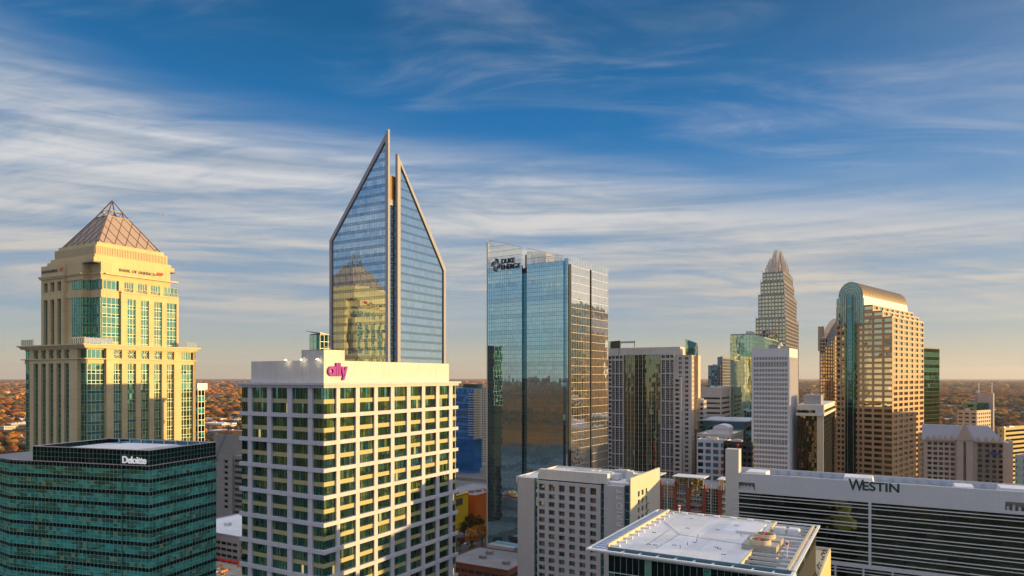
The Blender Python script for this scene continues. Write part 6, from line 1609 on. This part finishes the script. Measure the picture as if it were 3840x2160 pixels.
m = MB(); Face(0,0,90).box(m, .2, 21.8, 0, .25, 28.4, 29.6); Face(0,0,90).box(m, 21.2, 22, 0, .25, 3, 28.4); Face(0,0,90).box(m, .2, 21.2, 0, .25, 2.2, 3); m.build('orange_edge', M['orange'], yb_.root)
low('low_building', 'dark brick building with a fenced terrace, at the foot of the mirrored tower', 'building', 508, 405, 46, 40, 9.5, RD, roof='roofg')
b_ = low('low_building', 'low grey hall with a blue-grey roof and glass skylight, behind the construction site', 'building', 239, 420, 60, 60, 26, GY, roof='roofw')
m = MB(); m.hexa([(-24,22,26.3),(-6,22,26.3),(-6,44,26.3),(-24,44,26.3)], [(-12,30,35),(-10,30,35),(-10,34,35),(-12,34,35)]); m.build('skylight', G['green'], b_.root)
def site():
    e = empty('construction_site', 'construction deck with orange formwork and a red edge rail, right of the teal block', 'construction site', (*P2(225, 372), 0), -radians(29.6))
    MB().box(-45, 25, -30, 30, 0, 11.6).build('deck', M['conc'], e); fw = plain('orange_formwork', (.62,.26,.05), .7); m = MB(); R_ = random.Random(5)
    for i in range(130): a, b, c = R_.uniform(-42, 22), R_.uniform(-28, 28), R_.uniform(2, 7); t = R_.random() < .5; m.box(a, a+(c if t else .35), b, b+(.35 if t else c), 11.6, 11.6+R_.uniform(.3, 1.4))
    m.build('formwork', fw, e); m = MB(); m.box(-45, 25, 29.6, 29.9, 12.4, 13.6)
    for i in range(30): m.box(-45+i*2.4, -44.8+i*2.4, 29.5, 29.7, 11.6, 14.2)
    m.build('edge_rail', M['red'], e); m = MB()
    for i in range(40): a, b = R_.uniform(-42, 22), R_.uniform(-28, 28); m.box(a, a+R_.uniform(1, 3), b, b+R_.uniform(.6, 2), 11.6, 11.9+R_.uniform(0, .8))
    m.build('stacked_material', M['white'], e)
site()
S_ = [('office_building', 'white long building with a grey roof, in the trees above the bare concrete building', 222, 1560, 70, 40, 17, WH, 'roofw'),
      ('office_building', 'lilac-grey apartment block with even windows, in the gap left of the gridded tower', 228, 1330, 62, 34, 18, GY, 'roofw'),
      ('low_building', 'pale flat building, partly behind the dark green glass block', 213, 1800, 50, 40, 12, CR, 'roofw'),
      ('low_building', 'cream flat building, at the left side of the gridded tower in the trees', 238, 1750, 40, 30, 14, CR, 'roofw'),
      ('church', 'orange brick building with a square tower, in the woods at the far left', 18, 3300, 34, 24, 16, OR, 'roofw'),
      ('low_building', 'white flat-roofed shed, in the woods just below the orange brick building', 14, 2050, 60, 25, 6, WH, 'roofw'),
      ('low_building', 'long white warehouse, lowest roof in the woods at the left edge', 22, 1290, 75, 40, 9, WH, 'roofw'),
      ('low_building', 'small orange-lit brick house, beside the long white warehouse', 24, 1180, 18, 14, 10, OR, 'roofg'),
      ('low_building', 'grey-blue flat building at the left edge among orange trees', 4, 1600, 40, 24, 8, WH, 'roofg'),
      ('low_building', 'wide white warehouse, the brightest roof in the woods right of the dark green tower', 975, 3300, 150, 90, 14, WH, 'roofw'),
      ('low_building', 'long pale warehouse, right of the far beige hotel masts', 1012, 2300, 110, 60, 12, CR, 'roofw'),
      ('low_building', 'grey flat building, just left of the far beige hotel', 955, 1500, 60, 40, 12, GY, 'roofw'),
      ('low_building', 'white low building under the far beige hotel, by the dark green tower', 951, 1150, 45, 30, 14, WH, 'roofw'),
      ('low_building', 'grey block at the right edge above the yellow-lit offices', 1019, 1050, 40, 30, 22, GY, 'roofw')]
for (nm, lb, px, D, w_, d, h, wl, rf) in S_:
    b_ = low(nm, lb, 'church' if nm == 'church' else 'building', px, D, w_, d, h, wl, roof=rf)
    if nm == 'church': MB().box(-30, -20, 2, 12, 16, 34).build('bell_tower', OR, b_.root); MB().hexa([(-30,2,34),(-20,2,34),(-20,12,34),(-30,12,34)], [(-25.2,6.8,41),(-24.8,6.8,41),(-24.8,7.2,41),(-25.2,7.2,41)]).build('spire', M['brown'], b_.root)
R_ = random.Random(12)
for i in range(74):
    w0, w1 = R_.choice([(2, 24), (206, 240), (700, 712), (942, 1022), (942, 1022), (1024, 1120), (800, 835), (460, 486)]); px = R_.uniform(w0, w1); D = R_.choice([1, 1.3, 1.8, 2.4, 3.4])*R_.uniform(1400, 1900)
    low('low_building', 'small pale flat-roofed building lost in the distant autumn trees', 'building', px, D, R_.uniform(16, 60)*(1+D/6000), R_.uniform(14, 40)*(1+D/6000), R_.uniform(6, 13)*(1+D/9000), R_.choice([WH, CR, GY, RD]), yaw=R_.uniform(15, 45), roof=R_.choice(['roofw', 'roofg']), group='small buildings in the distant woods')
block('office_building', 'broad plain stone office block, east of the hotel with small gables', 'office building', 1130, 520, 1100, 1180, 0, W2, G['recess'], 4, 4, 1.5, 2.4, zlo=200, yaw=60, z=108)  # outside the frame; added to cast shade on the lower vaulted tower
def car(label, px, D, ang, col):
    x, y = P2(px, D); e = empty('parked_car', label, 'car', (x, y, .16), radians(ang), 'cars in the street gap'); pm = plain('car_paint', col, .25, .3)
    m = MB(); m.hexa([(-2.2,-.9,.35),(2.2,-.9,.35),(2.2,.9,.35),(-2.2,.9,.35)], [(-2.15,-.85,.95),(2.1,-.85,.85),(2.1,.85,.85),(-2.15,.85,.95)]); m.hexa([(-1.6,-.8,.93),(1.0,-.8,.9),(1.0,.8,.9),(-1.6,.8,.93)], [(-1.2,-.68,1.48),(.4,-.68,1.48),(.4,.68,1.48),(-1.2,.68,1.48)]); m.build('body', pm, e)
    for a in (-1.35, 1.35):
        for b in (-.92, .92): MB().bar((a, b-.1*(1 if b > 0 else -1), .33), (a, b, .33), .33, n=10).build('wheel', M['dark'], e)
    MB().box(-1.35, .7, -.77, .77, 1.0, 1.36).build('window_band', G['wind'], e)
for i, (lb, px, D, ang, col) in enumerate((('red parked car, beside the left orange tree', 459.5, 470, 60, (.5,.02,.02)), ('white parked car, below the right orange tree', 485, 474, 60, (.7,.7,.7)), ('dark grey parked car, between the two orange trees', 476, 478, 60, (.08,.08,.09)), ('silver parked car, at the foot of the yellow building', 466, 508, 60, (.45,.46,.48)))): car(lb, px, D, ang, col)
# airliner, tiny, left of the pointed tower
def plane():
    D = 1900; e = empty('airplane', 'tiny white airplane in the sky, between the lattice pyramid and the pointed tower', 'airplane', ((164-CX)/F*D, D, H+(HY-214.5)/F*D), radians(12)); e.scale = (.45,.45,.45); wm = plain('airliner_white', (.8,.8,.8), .4)
    m = MB(); m.bar((-16,0,0), (12,0,0), 1.9, n=10); m.bar((12,0,0), (18,0,-.3), (1.9, .4), n=10); m.bar((-16,0,0), (-24,0,.9), (1.9, .3), n=10); m.build('fuselage', wm, e)
    m = MB()
    for s in (-1, 1): m.hexa([(-4,0,-.6),(4,0,-.6),(-4,17*s,.6),(-6,17*s,.6)], [(-4,0,-.2),(4,0,-.2),(-4,17*s,.8),(-6,17*s,.8)])
    m.build('wing', wm, e); MB().hexa([(-23,-.2,.5),(-18,-.2,.5),(-18,.2,.5),(-23,.2,.5)], [(-25,-.2,6.5),(-22.5,-.2,6.5),(-22.5,.2,6.5),(-25,.2,6.5)]).build('tail_fin', wm, e)
plane()

# ================================================================ haze
HAZE = 0.000021
if HAZE:
    m = bpy.data.materials.new('haze'); m.use_nodes = True; n = NT(m.node_tree)
    v = n.add('ShaderNodeVolumePrincipled', ins={'Color': (.80,.84,.90,1), 'Density': HAZE, 'Anisotropy': .3}); o_ = n.add('ShaderNodeOutputMaterial'); n.l.new(v.outputs[0], o_.inputs['Volume'])
    top = 640; tag(MB().box(-40500, 40500, -40500, 40500, -1, top).build('haze', m), kind='stuff')
    SC.cycles.volume_bounces = 0
